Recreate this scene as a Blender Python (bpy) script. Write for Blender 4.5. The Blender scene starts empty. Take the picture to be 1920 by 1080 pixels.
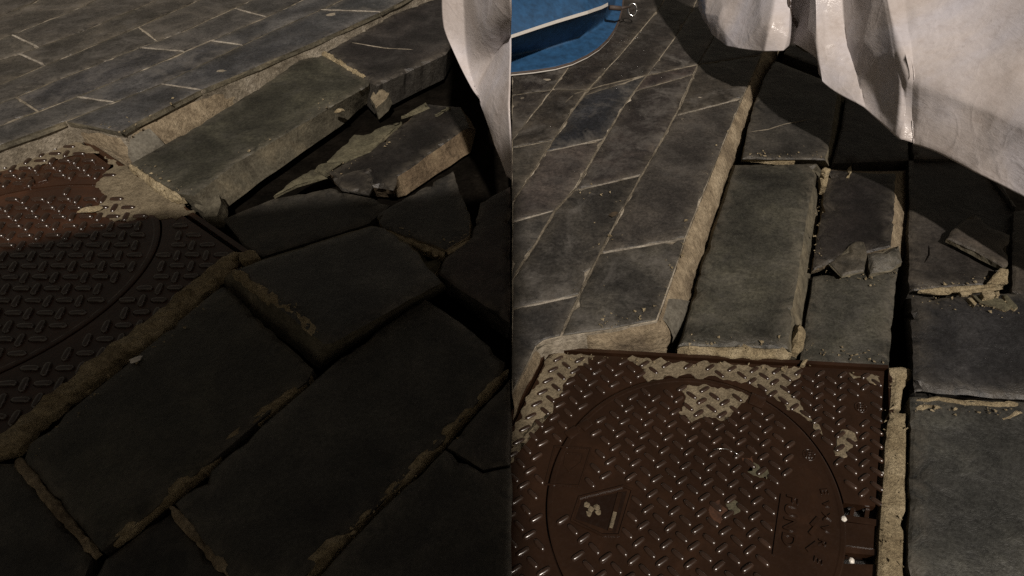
import bpy, bmesh, math, random
import numpy as np
from mathutils import Vector, noise
from mathutils.geometry import delaunay_2d_cdt, tessellate_polygon

R = math.radians
rng = random.Random(7)
sc = bpy.context.scene

# ------------------------------------------------------------------ camera, light, exposure
CAM_H = 1.15                     # height of the lens above the cover
FPX, PPX, PPY = 1100.0, 1150.0, 540.0   # focal length and principal point for a 1920 wide frame
cam_d = bpy.data.cameras.new('camera')
cam = bpy.data.objects.new('camera', cam_d)
sc.collection.objects.link(cam)
cam.location = (0, 0, CAM_H)
cam.rotation_euler = (R(45), 0, 0)
cam_d.sensor_width = 36
cam_d.lens = 36 * FPX / 1920
cam_d.shift_x = -(PPX - 960) / 1920
cam_d.clip_start = 0.02
cam_d.clip_end = 400
sc.camera = cam

SUN_AZ, SUN_EL = 157.0, 51.0      # azimuth clockwise from the view direction
world = bpy.data.worlds.new('World')
sc.world = world
world.use_nodes = True
wn = world.node_tree
bg = wn.nodes['Background']
sky = wn.nodes.new('ShaderNodeTexSky')
sky.sky_type = 'NISHITA'
sky.sun_disc = False
sky.sun_elevation = R(SUN_EL)
sky.sun_rotation = R(SUN_AZ)
hsv = wn.nodes.new('ShaderNodeHueSaturation')      # a night sky lit by warm town lamps: little blue left
hsv.inputs['Saturation'].default_value = .35
wn.links.new(sky.outputs[0], hsv.inputs['Color'])
tint = wn.nodes.new('ShaderNodeMix')
tint.data_type = 'RGBA'
tint.blend_type = 'MULTIPLY'
tint.inputs[0].default_value = 1.0
tint.inputs[7].default_value = (1.0, .80, .56, 1)
wn.links.new(hsv.outputs[0], tint.inputs[6])
wn.links.new(tint.outputs[2], bg.inputs[0])
bg.inputs[1].default_value = 0.029

sun_d = bpy.data.lights.new('street_light', 'SUN')
sun_d.energy = 3.8
sun_d.angle = R(2.0)
sun_d.color = (1.0, 0.905, 0.80)
sun = bpy.data.objects.new('street_light', sun_d)
sc.collection.objects.link(sun)
SUN = Vector((math.sin(R(SUN_AZ)) * math.cos(R(SUN_EL)), math.cos(R(SUN_AZ)) * math.cos(R(SUN_EL)), math.sin(R(SUN_EL))))
sun.rotation_euler = SUN.to_track_quat('Z', 'Y').to_euler()
sun.location = SUN * 8

sc.view_settings.view_transform = 'Standard'
sc.view_settings.look = 'None'
sc.view_settings.exposure = 0.0
sc.view_settings.gamma = 1.0
sc.view_settings.use_curve_mapping = False
sc.cycles.use_denoising = False      # keeps the stone grain; what noise stays is like the night photograph's


# ------------------------------------------------------------------ helpers
S2 = math.sqrt(0.5)


def ray(u, v):
    a = (PPY - v) / FPX
    return Vector(((u - PPX) / FPX, S2 * (1 + a), S2 * (a - 1)))


def P(u, v, z=0.0):
    """The point at height z that the measured position (u, v) of the photograph shows."""
    d = ray(u, v)
    return Vector((0, 0, CAM_H)) + d * ((z - CAM_H) / d.z)


def on_plane(u, v, n, c):
    d = ray(u, v)
    o = Vector((0, 0, CAM_H))
    return o + d * ((c - n.dot(o)) / n.dot(d))


def nz(p, s=1.0, seed=0.0):
    return noise.noise(Vector((p.x * s + seed, p.y * s - seed * 1.7, p.z * s + seed * .3)))


def tag(o, label=None, cat=None, group=None, kind=None):
    if label: o['label'] = label
    if cat: o['category'] = cat
    if group: o['group'] = group
    if kind: o['kind'] = kind
    return o


def link(name, bm, mats, parent=None, origin=None, smooth=False, col=None):
    me = bpy.data.meshes.new(name)
    if origin is None:
        co = [v.co for v in bm.verts]
        origin = Vector((sum(c.x for c in co) / len(co), sum(c.y for c in co) / len(co), min(c.z for c in co)))
    for v in bm.verts:
        v.co -= origin
    bmesh.ops.recalc_face_normals(bm, faces=bm.faces[:])
    bm.to_mesh(me)
    bm.free()
    if not isinstance(mats, (list, tuple)): mats = [mats]
    for m in mats: me.materials.append(m)
    if smooth:
        for p in me.polygons: p.use_smooth = True
    o = bpy.data.objects.new(name, me)
    sc.collection.objects.link(o)
    o.location = origin
    WORLD[o] = origin.copy()
    if parent is not None:
        o.parent = parent
        o.location = origin - WORLD[parent]
    if col is not None: o.color = (*col, 1)
    return o


WORLD = {}


def empty(name, loc):
    o = bpy.data.objects.new(name, None)
    sc.collection.objects.link(o)
    o.location = loc
    WORLD[o] = Vector(loc)
    o.empty_display_size = .05
    return o


# ------------------------------------------------------------------ materials
def mat(name):
    m = bpy.data.materials.new(name)
    m.use_nodes = True
    nt = m.node_tree
    return m, nt, nt.nodes['Principled BSDF']


def N(nt, t, **kw):
    n = nt.nodes.new(t)
    for k, v in kw.items():
        if k in n.inputs: n.inputs[k].default_value = v
        else: setattr(n, k, v)
    return n


def coords(nt, scale=(1, 1, 1), rot=0, spread=37.0):
    tc = N(nt, 'ShaderNodeTexCoord')
    oi = N(nt, 'ShaderNodeObjectInfo')
    mul = N(nt, 'ShaderNodeMath', operation='MULTIPLY')
    mul.inputs[1].default_value = spread
    nt.links.new(oi.outputs['Random'], mul.inputs[0])
    add = N(nt, 'ShaderNodeVectorMath', operation='ADD')
    nt.links.new(tc.outputs['Object'], add.inputs[0])
    nt.links.new(mul.outputs[0], add.inputs[1])
    mp = N(nt, 'ShaderNodeMapping')
    mp.inputs['Scale'].default_value = scale
    mp.inputs['Rotation'].default_value = (0, 0, rot)
    nt.links.new(add.outputs[0], mp.inputs[0])
    return mp.outputs[0], oi


def tex(nt, vec, scale, detail=6, rough=.6, dist=0.0):
    n = N(nt, 'ShaderNodeTexNoise')
    n.inputs['Scale'].default_value = scale
    n.inputs['Detail'].default_value = detail
    n.inputs['Roughness'].default_value = rough
    n.inputs['Distortion'].default_value = dist
    nt.links.new(vec, n.inputs['Vector'])
    return n.outputs['Fac']


def ramp(nt, fac, *stops):
    r = N(nt, 'ShaderNodeValToRGB')
    e = r.color_ramp.elements
    while len(e) < len(stops): e.new(.5)
    for i, (p, c) in enumerate(stops):
        e[i].position = p
        e[i].color = (*c, 1) if len(c) == 3 else c
    nt.links.new(fac, r.inputs[0])
    return r.outputs[0]


def mix(nt, fac, a, b, mode='MIX'):
    m = N(nt, 'ShaderNodeMix', data_type='RGBA', blend_type=mode)
    if isinstance(fac, (int, float)): m.inputs[0].default_value = fac
    else: nt.links.new(fac, m.inputs[0])
    for i, x in ((6, a), (7, b)):
        if isinstance(x, tuple): m.inputs[i].default_value = (*x, 1)
        else: nt.links.new(x, m.inputs[i])
    return m.outputs[2]


def math_n(nt, op, a, b=None):
    m = N(nt, 'ShaderNodeMath', operation=op)
    for i, x in ((0, a), (1, b)):
        if x is None: continue
        if isinstance(x, (int, float)): m.inputs[i].default_value = x
        else: nt.links.new(x, m.inputs[i])
    return m.outputs[0]


def bump(nt, bsdf, h, strength, dist, prev=None):
    b = N(nt, 'ShaderNodeBump')
    b.inputs['Strength'].default_value = strength
    b.inputs['Distance'].default_value = dist
    nt.links.new(h, b.inputs['Height'])
    if prev is not None: nt.links.new(prev, b.inputs['Normal'])
    nt.links.new(b.outputs[0], bsdf.inputs['Normal'])
    return b.outputs[0]


def slate_material(name, rot, dust=.35, rough=(.38, .62), wear=.6, gain=1.0):
    m, nt, b = mat(name)
    v, oi = coords(nt)
    vs, _ = coords(nt, (5, 26, 5), rot)
    n1 = tex(nt, v, 4.5, 8, .62, .6)
    n2 = tex(nt, v, 110, 5, .75)
    n5 = tex(nt, v, 22, 9, .72, .8)
    n3 = tex(nt, vs, 1.0, 6, .6, .8)
    n4 = tex(nt, v, 9, 9, .72, .4)
    tone = ramp(nt, n1, (.27, (.3, .3, .32)), (.5, (.88, .88, .89)), (.72, (1.95, 1.9, 1.8)))
    c = mix(nt, 1.0, oi.outputs['Color'], tone, 'MULTIPLY')
    c = mix(nt, 1.0, c, tuple(x * gain for x in (.78, .785, .845)), 'MULTIPLY')
    c = mix(nt, .8, c, ramp(nt, n2, (.32, (.35, .35, .35)), (.68, (1.65, 1.65, 1.6))), 'MULTIPLY')
    c = mix(nt, .5, c, ramp(nt, n5, (.35, (.5, .5, .5)), (.65, (1.45, 1.43, 1.4))), 'MULTIPLY')
    c = mix(nt, .08, c, ramp(nt, n3, (.3, (.6, .6, .62)), (.7, (1.45, 1.4, 1.35))), 'MULTIPLY')
    dm = ramp(nt, n4, (.5, (0, 0, 0)), (.72, (1, 1, 1)))
    c = mix(nt, math_n(nt, 'MULTIPLY', dm, math_n(nt, 'MULTIPLY', math_n(nt, 'ADD', oi.outputs['Random'], .25), dust * 1.4)), c, (.118, .109, .099))
    vo = N(nt, 'ShaderNodeTexVoronoi')
    vo.inputs['Scale'].default_value = 11
    nt.links.new(v, vo.inputs['Vector'])
    sp = ramp(nt, vo.outputs['Distance'], (.05, (1, 1, 1)), (.11, (0, 0, 0)))
    c = mix(nt, math_n(nt, 'MULTIPLY', sp, .45), c, (.012, .011, .01))
    at = N(nt, 'ShaderNodeAttribute')
    at.attribute_name = 'edge'
    em = math_n(nt, 'MULTIPLY', at.outputs['Fac'], ramp(nt, n5, (.38, (0, 0, 0)), (.62, (1, 1, 1))))
    c = mix(nt, math_n(nt, 'MULTIPLY', em, wear), c, (.15, .13, .1))
    nt.links.new(c, b.inputs['Base Color'])
    rr = ramp(nt, n4, (.3, (rough[0],) * 3), (.7, (rough[1],) * 3))
    nt.links.new(rr, b.inputs['Roughness'])
    b.inputs['Specular IOR Level'].default_value = .42
    p = bump(nt, b, n3, .12, .012)
    p = bump(nt, b, n1, .45, .02, p)
    p = bump(nt, b, n5, .55, .008, p)
    bump(nt, b, n2, .4, .0025, p)
    return m


def mortar_material(name, c1, c2, c3, scale=1.0, bstr=.7, rough=.85, spec=.3):
    m, nt, b = mat(name)
    v, oi = coords(nt)
    n1 = tex(nt, v, 7 * scale, 8, .65, .3)
    n2 = tex(nt, v, 90 * scale, 5, .7)
    n3 = tex(nt, v, 28 * scale, 7, .7, .6)
    c = ramp(nt, n1, (.3, c1), (.5, c2), (.7, c3))
    c = mix(nt, .7, c, ramp(nt, n2, (.3, (.45, .43, .4)), (.7, (1.4, 1.4, 1.38))), 'MULTIPLY')
    c = mix(nt, .6, c, ramp(nt, n3, (.32, (.4, .36, .32)), (.55, (1.1, 1.1, 1.1))), 'MULTIPLY')
    nt.links.new(c, b.inputs['Base Color'])
    b.inputs['Roughness'].default_value = rough
    b.inputs['Specular IOR Level'].default_value = spec
    p = bump(nt, b, n3, bstr, .012)
    bump(nt, b, n2, bstr, .005, p)
    return m


M_SLATE = slate_material('slate_pavement', R(-62), .6, (.34, .56), .3, .84)
M_SLATE_L = slate_material('slate_pavement_wet', R(40), .5, (.28, .45), .35, 1.18)
M_LOOSE = slate_material('slate_loose', R(15), .16, (.36, .56), .35, .76)
M_BLOCK = slate_material('slate_riven', R(2), .1, (.34, .52), .3, .8)
M_JOINT = mortar_material('joint_mortar', (.11, .095, .072), (.24, .21, .165), (.4, .36, .3), 1.0)
M_BUFF = mortar_material('bedding_mortar', (.12, .094, .066), (.23, .184, .125), (.35, .29, .205), 1.0, .9)
M_PALE = mortar_material('pale_mortar', (.15, .135, .11), (.27, .245, .21), (.4, .37, .32), 1.5)
M_SMEAR = mortar_material('mortar_smear', (.075, .065, .05), (.15, .13, .1), (.28, .25, .2), 1.5)
M_DBUFF = mortar_material('dull_buff', (.09, .066, .042), (.15, .11, .07), (.21, .165, .105), 1.0)
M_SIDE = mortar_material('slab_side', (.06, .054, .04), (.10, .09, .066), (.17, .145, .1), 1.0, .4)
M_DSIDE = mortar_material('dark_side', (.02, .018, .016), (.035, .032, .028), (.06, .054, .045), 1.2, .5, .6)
M_CEMENT = mortar_material('granular_mortar', (.24, .19, .115), (.33, .27, .17), (.44, .37, .25), 2.0, 1.0)
M_SPLASH = mortar_material('cement_splash', (.10, .082, .055), (.165, .135, .09), (.21, .175, .12), 2.0, .6)
M_GREYST = mortar_material('grey_stone', (.09, .083, .068), (.125, .116, .096), (.16, .148, .122), 1.0, .4)
M_FLAKE = mortar_material('stone_flake', (.05, .045, .03), (.085, .078, .05), (.13, .115, .075), 1.5, .6)
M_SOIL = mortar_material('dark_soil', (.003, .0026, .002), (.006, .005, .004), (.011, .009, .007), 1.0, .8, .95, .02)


def iron_material(name, base, r0=.2, r1=.42, spec=.5, bs=1.0):
    m, nt, b = mat(name)
    v, oi = coords(nt)
    n1 = tex(nt, v, 8, 8, .65, .5)
    n2 = tex(nt, v, 120, 5, .7)
    c = ramp(nt, n1, (.3, tuple(x * .65 for x in base)), (.55, base), (.75, tuple(x * 1.6 for x in base)))
    nt.links.new(c, b.inputs['Base Color'])
    r = ramp(nt, n2, (.3, (r0,) * 3), (.75, (r1,) * 3))
    nt.links.new(r, b.inputs['Roughness'])
    b.inputs['Specular IOR Level'].default_value = spec
    if bs:
        p = bump(nt, b, n1, .25, .006)
        bump(nt, b, n2, .3, .0015, p)
    return m


M_TREAD = iron_material('worn_tread', (.027, .014, .0085), .22, .3, 1.0, 0)
M_IRON = iron_material('rusty_iron', (.021, .0100, .0054), .16, .36)
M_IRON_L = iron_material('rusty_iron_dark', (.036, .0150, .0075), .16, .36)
M_IRON_IN = iron_material('iron_recess', (.012, .0055, .003))


def tarp_material():
    m, nt, b = mat('white_vinyl')
    v, oi = coords(nt)
    vs, _ = coords(nt, (1, 1, 3))
    n1 = tex(nt, v, 2.2, 8, .6, .8)
    n2 = tex(nt, vs, 17, 8, .72, .1)
    n3 = tex(nt, v, 70, 4, .6)
    c = ramp(nt, n1, (.30, (.50, .435, .40)), (.5, (.59, .54, .53)), (.68, (.60, .58, .63)))  # mauve and brown tones imitate a second lamp's tint, painted in by noise
    c = mix(nt, .3, c, ramp(nt, n2, (.28, (.5, .42, .36)), (.5, (1, 1, 1))), 'MULTIPLY')
    c = mix(nt, .25, c, ramp(nt, n3, (.3, (.7, .68, .66)), (.6, (1.05, 1.05, 1.05))), 'MULTIPLY')
    nt.links.new(c, b.inputs['Base Color'])
    b.inputs['Roughness'].default_value = .2
    b.inputs['Specular IOR Level'].default_value = .5
    vo = N(nt, 'ShaderNodeTexVoronoi')
    vo.inputs['Scale'].default_value = 5.5
    vo.inputs['Randomness'].default_value = 1.0
    wv = N(nt, 'ShaderNodeVectorMath', operation='ADD')
    nv = N(nt, 'ShaderNodeTexNoise')
    nv.inputs['Scale'].default_value = 4.0
    nt.links.new(v, nv.inputs['Vector'])
    nt.links.new(v, wv.inputs[0])
    sc3 = N(nt, 'ShaderNodeVectorMath', operation='SCALE')
    sc3.inputs['Scale'].default_value = .25
    nt.links.new(nv.outputs['Color'], sc3.inputs[0])
    nt.links.new(sc3.outputs[0], wv.inputs[1])
    nt.links.new(wv.outputs[0], vo.inputs['Vector'])
    p = bump(nt, b, vo.outputs['Distance'], .1, .05)
    n6 = tex(nt, v, 26, 8, .7, 1.5)
    p = bump(nt, b, n2, .16, .012, p)
    p = bump(nt, b, n6, .14, .005, p)
    n7 = tex(nt, v, 5.5, 3, .5, 1.2)
    cl = ramp(nt, n7, (.44, (0, 0, 0)), (.5, (1, 1, 1)), (.56, (0, 0, 0)))
    p = bump(nt, b, cl, .09, .006, p)
    n8 = tex(nt, vs, 9, 3, .5, 1.6)
    cl2 = ramp(nt, n8, (.46, (0, 0, 0)), (.5, (1, 1, 1)), (.54, (0, 0, 0)))
    bump(nt, b, cl2, .06, .004, p)
    sm = ramp(nt, n6, (.63, (0, 0, 0)), (.72, (1, 1, 1)))
    c = mix(nt, math_n(nt, 'MULTIPLY', sm, .35), c, (.16, .125, .095))
    nt.links.new(c, b.inputs['Base Color'])
    tr = N(nt, 'ShaderNodeBsdfTranslucent')
    nt.links.new(c, tr.inputs['Color'])
    mx = N(nt, 'ShaderNodeMixShader')
    mx.inputs[0].default_value = .16
    nt.links.new(b.outputs[0], mx.inputs[1])
    nt.links.new(tr.outputs[0], mx.inputs[2])
    nt.links.new(mx.outputs[0], nt.nodes['Material Output'].inputs['Surface'])
    return m


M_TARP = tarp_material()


def plain(name, col, rough=.5, metal=0.0, var=.35, sc_=30):
    m, nt, b = mat(name)
    v, _ = coords(nt)
    n = tex(nt, v, sc_, 6, .65)
    c = ramp(nt, n, (.3, tuple(x * (1 - var) for x in col)), (.7, tuple(min(1, x * (1 + var)) for x in col)))
    nt.links.new(c, b.inputs['Base Color'])
    b.inputs['Roughness'].default_value = rough
    b.inputs['Metallic'].default_value = metal
    bump(nt, b, n, .2, .003)
    return m


M_BLUE = plain('blue_canvas', (.012, .055, .13), .6, 0, .4, 26)
M_STRAP = plain('pale_webbing', (.42, .4, .37), .7, 0, .15, 200)
M_CORD = plain('dark_cord', (.05, .035, .028), .7)
M_METAL = plain('bright_metal', (.6, .6, .58), .2, 1.0, .1)
M_LEAF = plain('dead_leaf', (.05, .035, .02), .7)
M_PEBBLE = plain('white_pebble', (.6, .57, .52), .4)
M_RUST = plain('orange_rust', (.05, .021, .01), .5, 0, .7, 60)
M_BLOCKER = plain('blocker_sheet', (.2, .18, .16), .8)


# ------------------------------------------------------------------ shape builders
def densify(pts, step):
    """Closed loop -> list of (edge index, fraction)."""
    out = []
    n = len(pts)
    for i in range(n):
        a, b = pts[i], pts[(i + 1) % n]
        k = max(1, int(round((b - a).length / step)))
        out += [(i, j / k) for j in range(k)]
    return out


def in_poly(p, poly):
    c = False
    j = len(poly) - 1
    for i in range(len(poly)):
        a, b = poly[i], poly[j]
        if (a.y > p.y) != (b.y > p.y) and p.x < (b.x - a.x) * (p.y - a.y) / (b.y - a.y) + a.x:
            c = not c
        j = i
    return c


def area2(pts):
    return sum(a.x * b.y - b.x * a.y for a, b in zip(pts, pts[1:] + pts[:1]))


def slab_bm(top, bottom, step=.014, chip=.0035, bevel=.006, seed=0.0, smi=1, tmi=0, relief=.003):
    """A stone: chipped, worn upper edges, uneven sides. top / bottom: matching loops of world points."""
    if area2(top) < 0:
        top, bottom = top[::-1], bottom[::-1]
    n = len(top)
    idx = densify(top, step)
    T, B = [], []
    for i, f in idx:
        T.append(top[i].lerp(top[(i + 1) % n], f))
        B.append(bottom[i].lerp(bottom[(i + 1) % n], f))
    m = len(T)
    nrm = []
    for k in range(m):
        d = (T[(k + 1) % m] - T[k - 1])
        v = Vector((d.y, -d.x, 0))
        nrm.append(v.normalized() if v.length > 1e-9 else Vector((0, 0, 0)))
    bm = bmesh.new()
    lay = bm.verts.layers.float.new('edge')
    rin, rtop, rlow, rbot = [], [], [], []
    for k in range(m):
        p = T[k]
        w = nz(p, 8, seed) * chip * 1.1 + nz(p, 90, seed + 5) * chip * .5
        bite = max(0, nz(p, 24, seed + 9) - .28) * chip * 6
        q = p + nrm[k] * (w - bite)
        ins = bevel * (1 + .7 * nz(p, 40, seed + 3)) + bite * .8
        rin.append(bm.verts.new(q - nrm[k] * ins + Vector((0, 0, nz(p, 25, seed) * .0015))))
        rtop.append(bm.verts.new(q + Vector((0, 0, -bevel * .55 - bite * .7 + nz(p, 60, seed + 2) * .0012))))
        side = B[k] - T[k]
        mid = q + side * .45 + nrm[k] * (nz(p + Vector((0, 0, .3)), 11, seed) * chip * 1.2 + nz(p, 90, seed) * chip * .4)
        rlow.append(bm.verts.new(mid))
        rbot.append(bm.verts.new(B[k] + nrm[k] * (nz(p + Vector((0, 0, .7)), 10, seed) * chip * 1.6)))
    for ring_a, ring_b, mi in ((rin, rtop, tmi), (rtop, rlow, smi), (rlow, rbot, smi)):
        for k in range(m):
            f = bm.faces.new((ring_a[k], ring_a[(k + 1) % m], ring_b[(k + 1) % m], ring_b[k]))
            f.material_index = mi
    for v in rin + rtop: v[lay] = 1.0
    for v in rlow + rbot: v[lay] = 0.0
    # upper face: a mesh of points so that it can be uneven, with the distance to the rim kept as wear
    q2 = [v.co.copy() for v in rin]
    A = np.array([[p.x, p.y, 1.0] for p in q2])
    zc = np.array([p.z for p in q2])
    pl = np.linalg.lstsq(A, zc, rcond=None)[0]
    ring = A[:, :2]
    lo_, hi_ = ring.min(0), ring.max(0)
    gs = max(.012, min(.03, math.sqrt(max(1e-6, (hi_[0] - lo_[0]) * (hi_[1] - lo_[1]))) / 14))
    seg = np.roll(ring, -1, 0) - ring
    L2 = (seg ** 2).sum(1) + 1e-12
    inner, idist = [], []
    for gx in np.arange(lo_[0] + gs * .5, hi_[0], gs):
        for gy in np.arange(lo_[1] + gs * .5, hi_[1], gs):
            p = np.array((gx + gs * .3 * math.sin(gy * 917 + seed), gy + gs * .3 * math.sin(gx * 733 + seed)))
            t = np.clip(((p - ring) * seg).sum(1) / L2, 0, 1)
            dd = math.sqrt((((ring + seg * t[:, None]) - p) ** 2).sum(1).min())
            if dd < gs * .45: continue
            if not in_poly(Vector((p[0], p[1], 0)), q2): continue
            inner.append(p); idist.append(dd)
    pts2 = [Vector((p.x, p.y)) for p in q2] + [Vector((p[0], p[1])) for p in inner]
    ov, _, of, orig, _, _ = delaunay_2d_cdt(pts2, [(k, (k + 1) % m) for k in range(m)], [], 1, 1e-6)
    vmap = []
    for i_, p in enumerate(ov):
        o_ids = orig[i_]
        if len(o_ids) and min(o_ids) < m:
            vmap.append(rin[min(o_ids)]); continue
        z_ = pl[0] * p.x + pl[1] * p.y + pl[2]
        d_ = idist[min(o_ids) - m] if len(o_ids) else 0.0
        w_ = min(1, d_ / .03)
        pp = Vector((p.x, p.y, 0))
        z_ += w_ * relief * (nz(pp, 9, seed) + .5 * nz(pp, 26, seed + 2) + .35 * nz(pp, 60, seed + 6))
        nv_ = bm.verts.new((p.x, p.y, z_))
        nv_[lay] = math.exp(-d_ / .018)
        vmap.append(nv_)
    for tri in of:
        try:
            f = bm.faces.new([vmap[i_] for i_ in tri])
        except ValueError:
            continue
        f.material_index = tmi
        f.smooth = True
    for tri in tessellate_polygon([[v.co for v in rbot]]):
        try:
            bm.faces.new([rbot[i_] for i_ in tri]).material_index = smi
        except ValueError:
            pass
    return bm


_seed = [0.0]


def stone(name, top, z, thick=.06, base=None, zb=None, mats=None, col=(.04, .04, .035), parent=None,
          label=None, cat=None, group=None, gap=0.0, **kw):
    """top: [(u, v)] measured outline at height z (number or list); base: outline of the foot of its sides at zb."""
    zs = z if isinstance(z, (list, tuple)) else [z] * len(top)
    T = [P(u, v, zz) for (u, v), zz in zip(top, zs)]
    if base is not None:
        B = [P(u, v, zb) for u, v in base]
    else:
        B = [p - Vector((0, 0, thick)) for p in T]
    if gap:
        s = 1 if area2(T) > 0 else -1
        n = len(T)
        ins = []
        for i in range(n):
            d1 = (T[i] - T[i - 1]); d2 = (T[(i + 1) % n] - T[i])
            n1 = Vector((-d1.y, d1.x, 0)).normalized() * s
            n2 = Vector((-d2.y, d2.x, 0)).normalized() * s
            k = 1 + n1.dot(n2)
            ins.append((n1 + n2) * (gap / max(k, .45)))
        T = [a + b for a, b in zip(T, ins)]
        B = [a + b for a, b in zip(B, ins)]
    _seed[0] += 3.7
    kw.setdefault('seed', _seed[0])
    bm = slab_bm(T, B, **kw)
    o = link(name, bm, mats or [M_LOOSE, M_SIDE], parent, col=col)
    if label: tag(o, label, cat or 'paving slab', group)
    return o


def ridge(name, line, z, width, height, mats, parent=None, label=None, cat=None, group=None, step=.012, rough=.5, seed=None, taper=True, sink=.01):
    """A lumpy strip of mortar along a measured line."""
    _seed[0] += 2.3
    sd = _seed[0] if seed is None else seed
    zs = z if isinstance(z, (list, tuple)) else [z] * len(line)
    pts = [P(u, v, zz) for (u, v), zz in zip(line, zs)]
    ws = width if isinstance(width, (list, tuple)) else [width] * len(line)
    C, W = [], []
    for a, b, wa, wb in zip(pts[:-1], pts[1:], ws[:-1], ws[1:]):
        k = max(1, int((b - a).length / step))
        for j in range(k):
            C.append(a.lerp(b, j / k)); W.append(wa + (wb - wa) * j / k)
    C.append(pts[-1]); W.append(ws[-1])
    bm = bmesh.new()
    prof = [(-1, -sink), (-.92, .25), (-.55, .85), (0, 1), (.55, .85), (.92, .25), (1, -sink)]
    rows = []
    for k, (c, w) in enumerate(zip(C, W)):
        d = (C[min(k + 1, len(C) - 1)] - C[max(k - 1, 0)])
        s = Vector((d.y, -d.x, 0)).normalized()
        t = min(1, min(k, len(C) - 1 - k) / 2.5 + .3) if taper else 1
        row = []
        for (a, h) in prof:
            p = c + s * (a * w * .5 * t)
            q = p + s * ((nz(c, 14, sd + a) * .45 + nz(p, 70, sd) * .3) * w * rough)
            zz = (h if h > 0 else 0) * height * t * max(.12, 1 + rough * .9 * nz(p, 26, sd + 4) + rough * .7 * nz(p, 110, sd + 8))
            if h < 0: zz = -sink
            row.append(bm.verts.new(q + Vector((0, 0, zz))))
        rows.append(row)
    for r0, r1 in zip(rows[:-1], rows[1:]):
        for a in range(len(prof) - 1):
            bm.faces.new((r0[a], r0[a + 1], r1[a + 1], r1[a]))
        bm.faces.new((r0[-1], r0[0], r1[0], r1[-1]))
    bm.faces.new(rows[0]); bm.faces.new(rows[-1][::-1])
    o = link(name, bm, mats, parent, smooth=False)
    if label: tag(o, label, cat, group)
    return o


def skirt(name, top, zt, base, zb, m, parent, rows=7, step=.012, amp=.006, proud=0.0, seed=1.0):
    """The sloping broken mortar face between a measured upper line and a measured foot line."""
    T = [P(u, v, zt) for u, v in top]
    B = [P(u, v, zb) for u, v in base]
    L = []
    for i in range(len(T) - 1):
        k = max(1, int((T[i + 1] - T[i]).length / step))
        L += [(T[i].lerp(T[i + 1], j / k), B[i].lerp(B[i + 1], j / k)) for j in range(k)]
    L.append((T[-1], B[-1]))
    bm = bmesh.new()
    grid = []
    for k, (t, b) in enumerate(L):
        d = L[min(k + 1, len(L) - 1)][0] - L[max(k - 1, 0)][0]
        s = Vector((d.y, -d.x, 0)).normalized()
        if s.dot(b - t) < 0: s = -s
        col = []
        for r in range(rows):
            f = r / (rows - 1)
            p = t.lerp(b, f)
            bul = math.sin(math.pi * f) * .006
            am = amp * (.35 + f)
            q = p + (s + Vector((0, 0, .6))).normalized() * (bul + proud + am * (nz(p, 18, seed) + .6 * nz(p, 55, seed + 3)))
            if r == 0: q = p + s * (nz(p, 60, seed) * .002)
            col.append(bm.verts.new(q))
        col.append(bm.verts.new(b - Vector((0, 0, .06))))
        grid.append(col)
    for a, b in zip(grid[:-1], grid[1:]):
        for r in range(rows):
            bm.faces.new((a[r], b[r], b[r + 1], a[r + 1]))
    return link(name, bm, m, parent, smooth=True)


def lump(name, c, rad, mats, seed, parent=None, flat=.6, amp=.4, label=None, cat=None, group=None, rot=0.0, sub=3):
    bm = bmesh.new()
    bmesh.ops.create_icosphere(bm, subdivisions=sub, radius=1)
    rx, ry = rad if isinstance(rad, tuple) else (rad, rad)
    rz = min(rx, ry) * flat
    cr, sr = math.cos(rot), math.sin(rot)
    for v in bm.verts:
        k = 1 + amp * nz(v.co, 1.6, seed) + amp * .5 * nz(v.co, 4, seed + 2)
        x, y = v.co.x * rx * k, v.co.y * ry * k
        v.co = Vector((c.x + x * cr - y * sr, c.y + x * sr + y * cr, c.z + rz * (1 + v.co.z * k)))
    o = link(name, bm, mats, parent)
    if label: tag(o, label, cat, group)
    return o


def tube_bm(bm, pts, rad, n=8):
    rings = []
    for k, p in enumerate(pts):
        d = (pts[min(k + 1, len(pts) - 1)] - pts[max(k - 1, 0)]).normalized()
        a = d.cross(Vector((0, 0, 1)))
        if a.length < .05: a = d.cross(Vector((1, 0, 0)))
        a.normalize(); b = d.cross(a)
        rings.append([bm.verts.new(p + (a * math.cos(2 * math.pi * j / n) + b * math.sin(2 * math.pi * j / n)) * rad) for j in range(n)])
    for r0, r1 in zip(rings[:-1], rings[1:]):
        for j in range(n):
            f = bm.faces.new((r0[j], r0[(j + 1) % n], r1[(j + 1) % n], r1[j]))
            f.smooth = True
    bm.faces.new(rings[0]); bm.faces.new(rings[-1][::-1])


def box_bm(bm, o, ex, ey, ez):
    vs = [bm.verts.new(o + ex * a + ey * b + ez * c) for c in (0, 1) for b in (0, 1) for a in (0, 1)]
    for q in ((0, 1, 3, 2), (4, 6, 7, 5), (0, 4, 5, 1), (2, 3, 7, 6), (0, 2, 6, 4), (1, 5, 7, 3)):
        bm.faces.new([vs[i] for i in q])


# ------------------------------------------------------------------ ground
bm = bmesh.new()
q = 60
vs = [bm.verts.new(Vector(p)) for p in ((-q, -q, -.09), (q, -q, -.09), (q, q, -.09), (-q, q, -.09))]
bm.faces.new(vs)
tag(link('ground', bm, M_SOIL, origin=Vector((0, 0, -.09))), 'dark soil bed under the lifted paving', 'ground', kind='structure')


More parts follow.
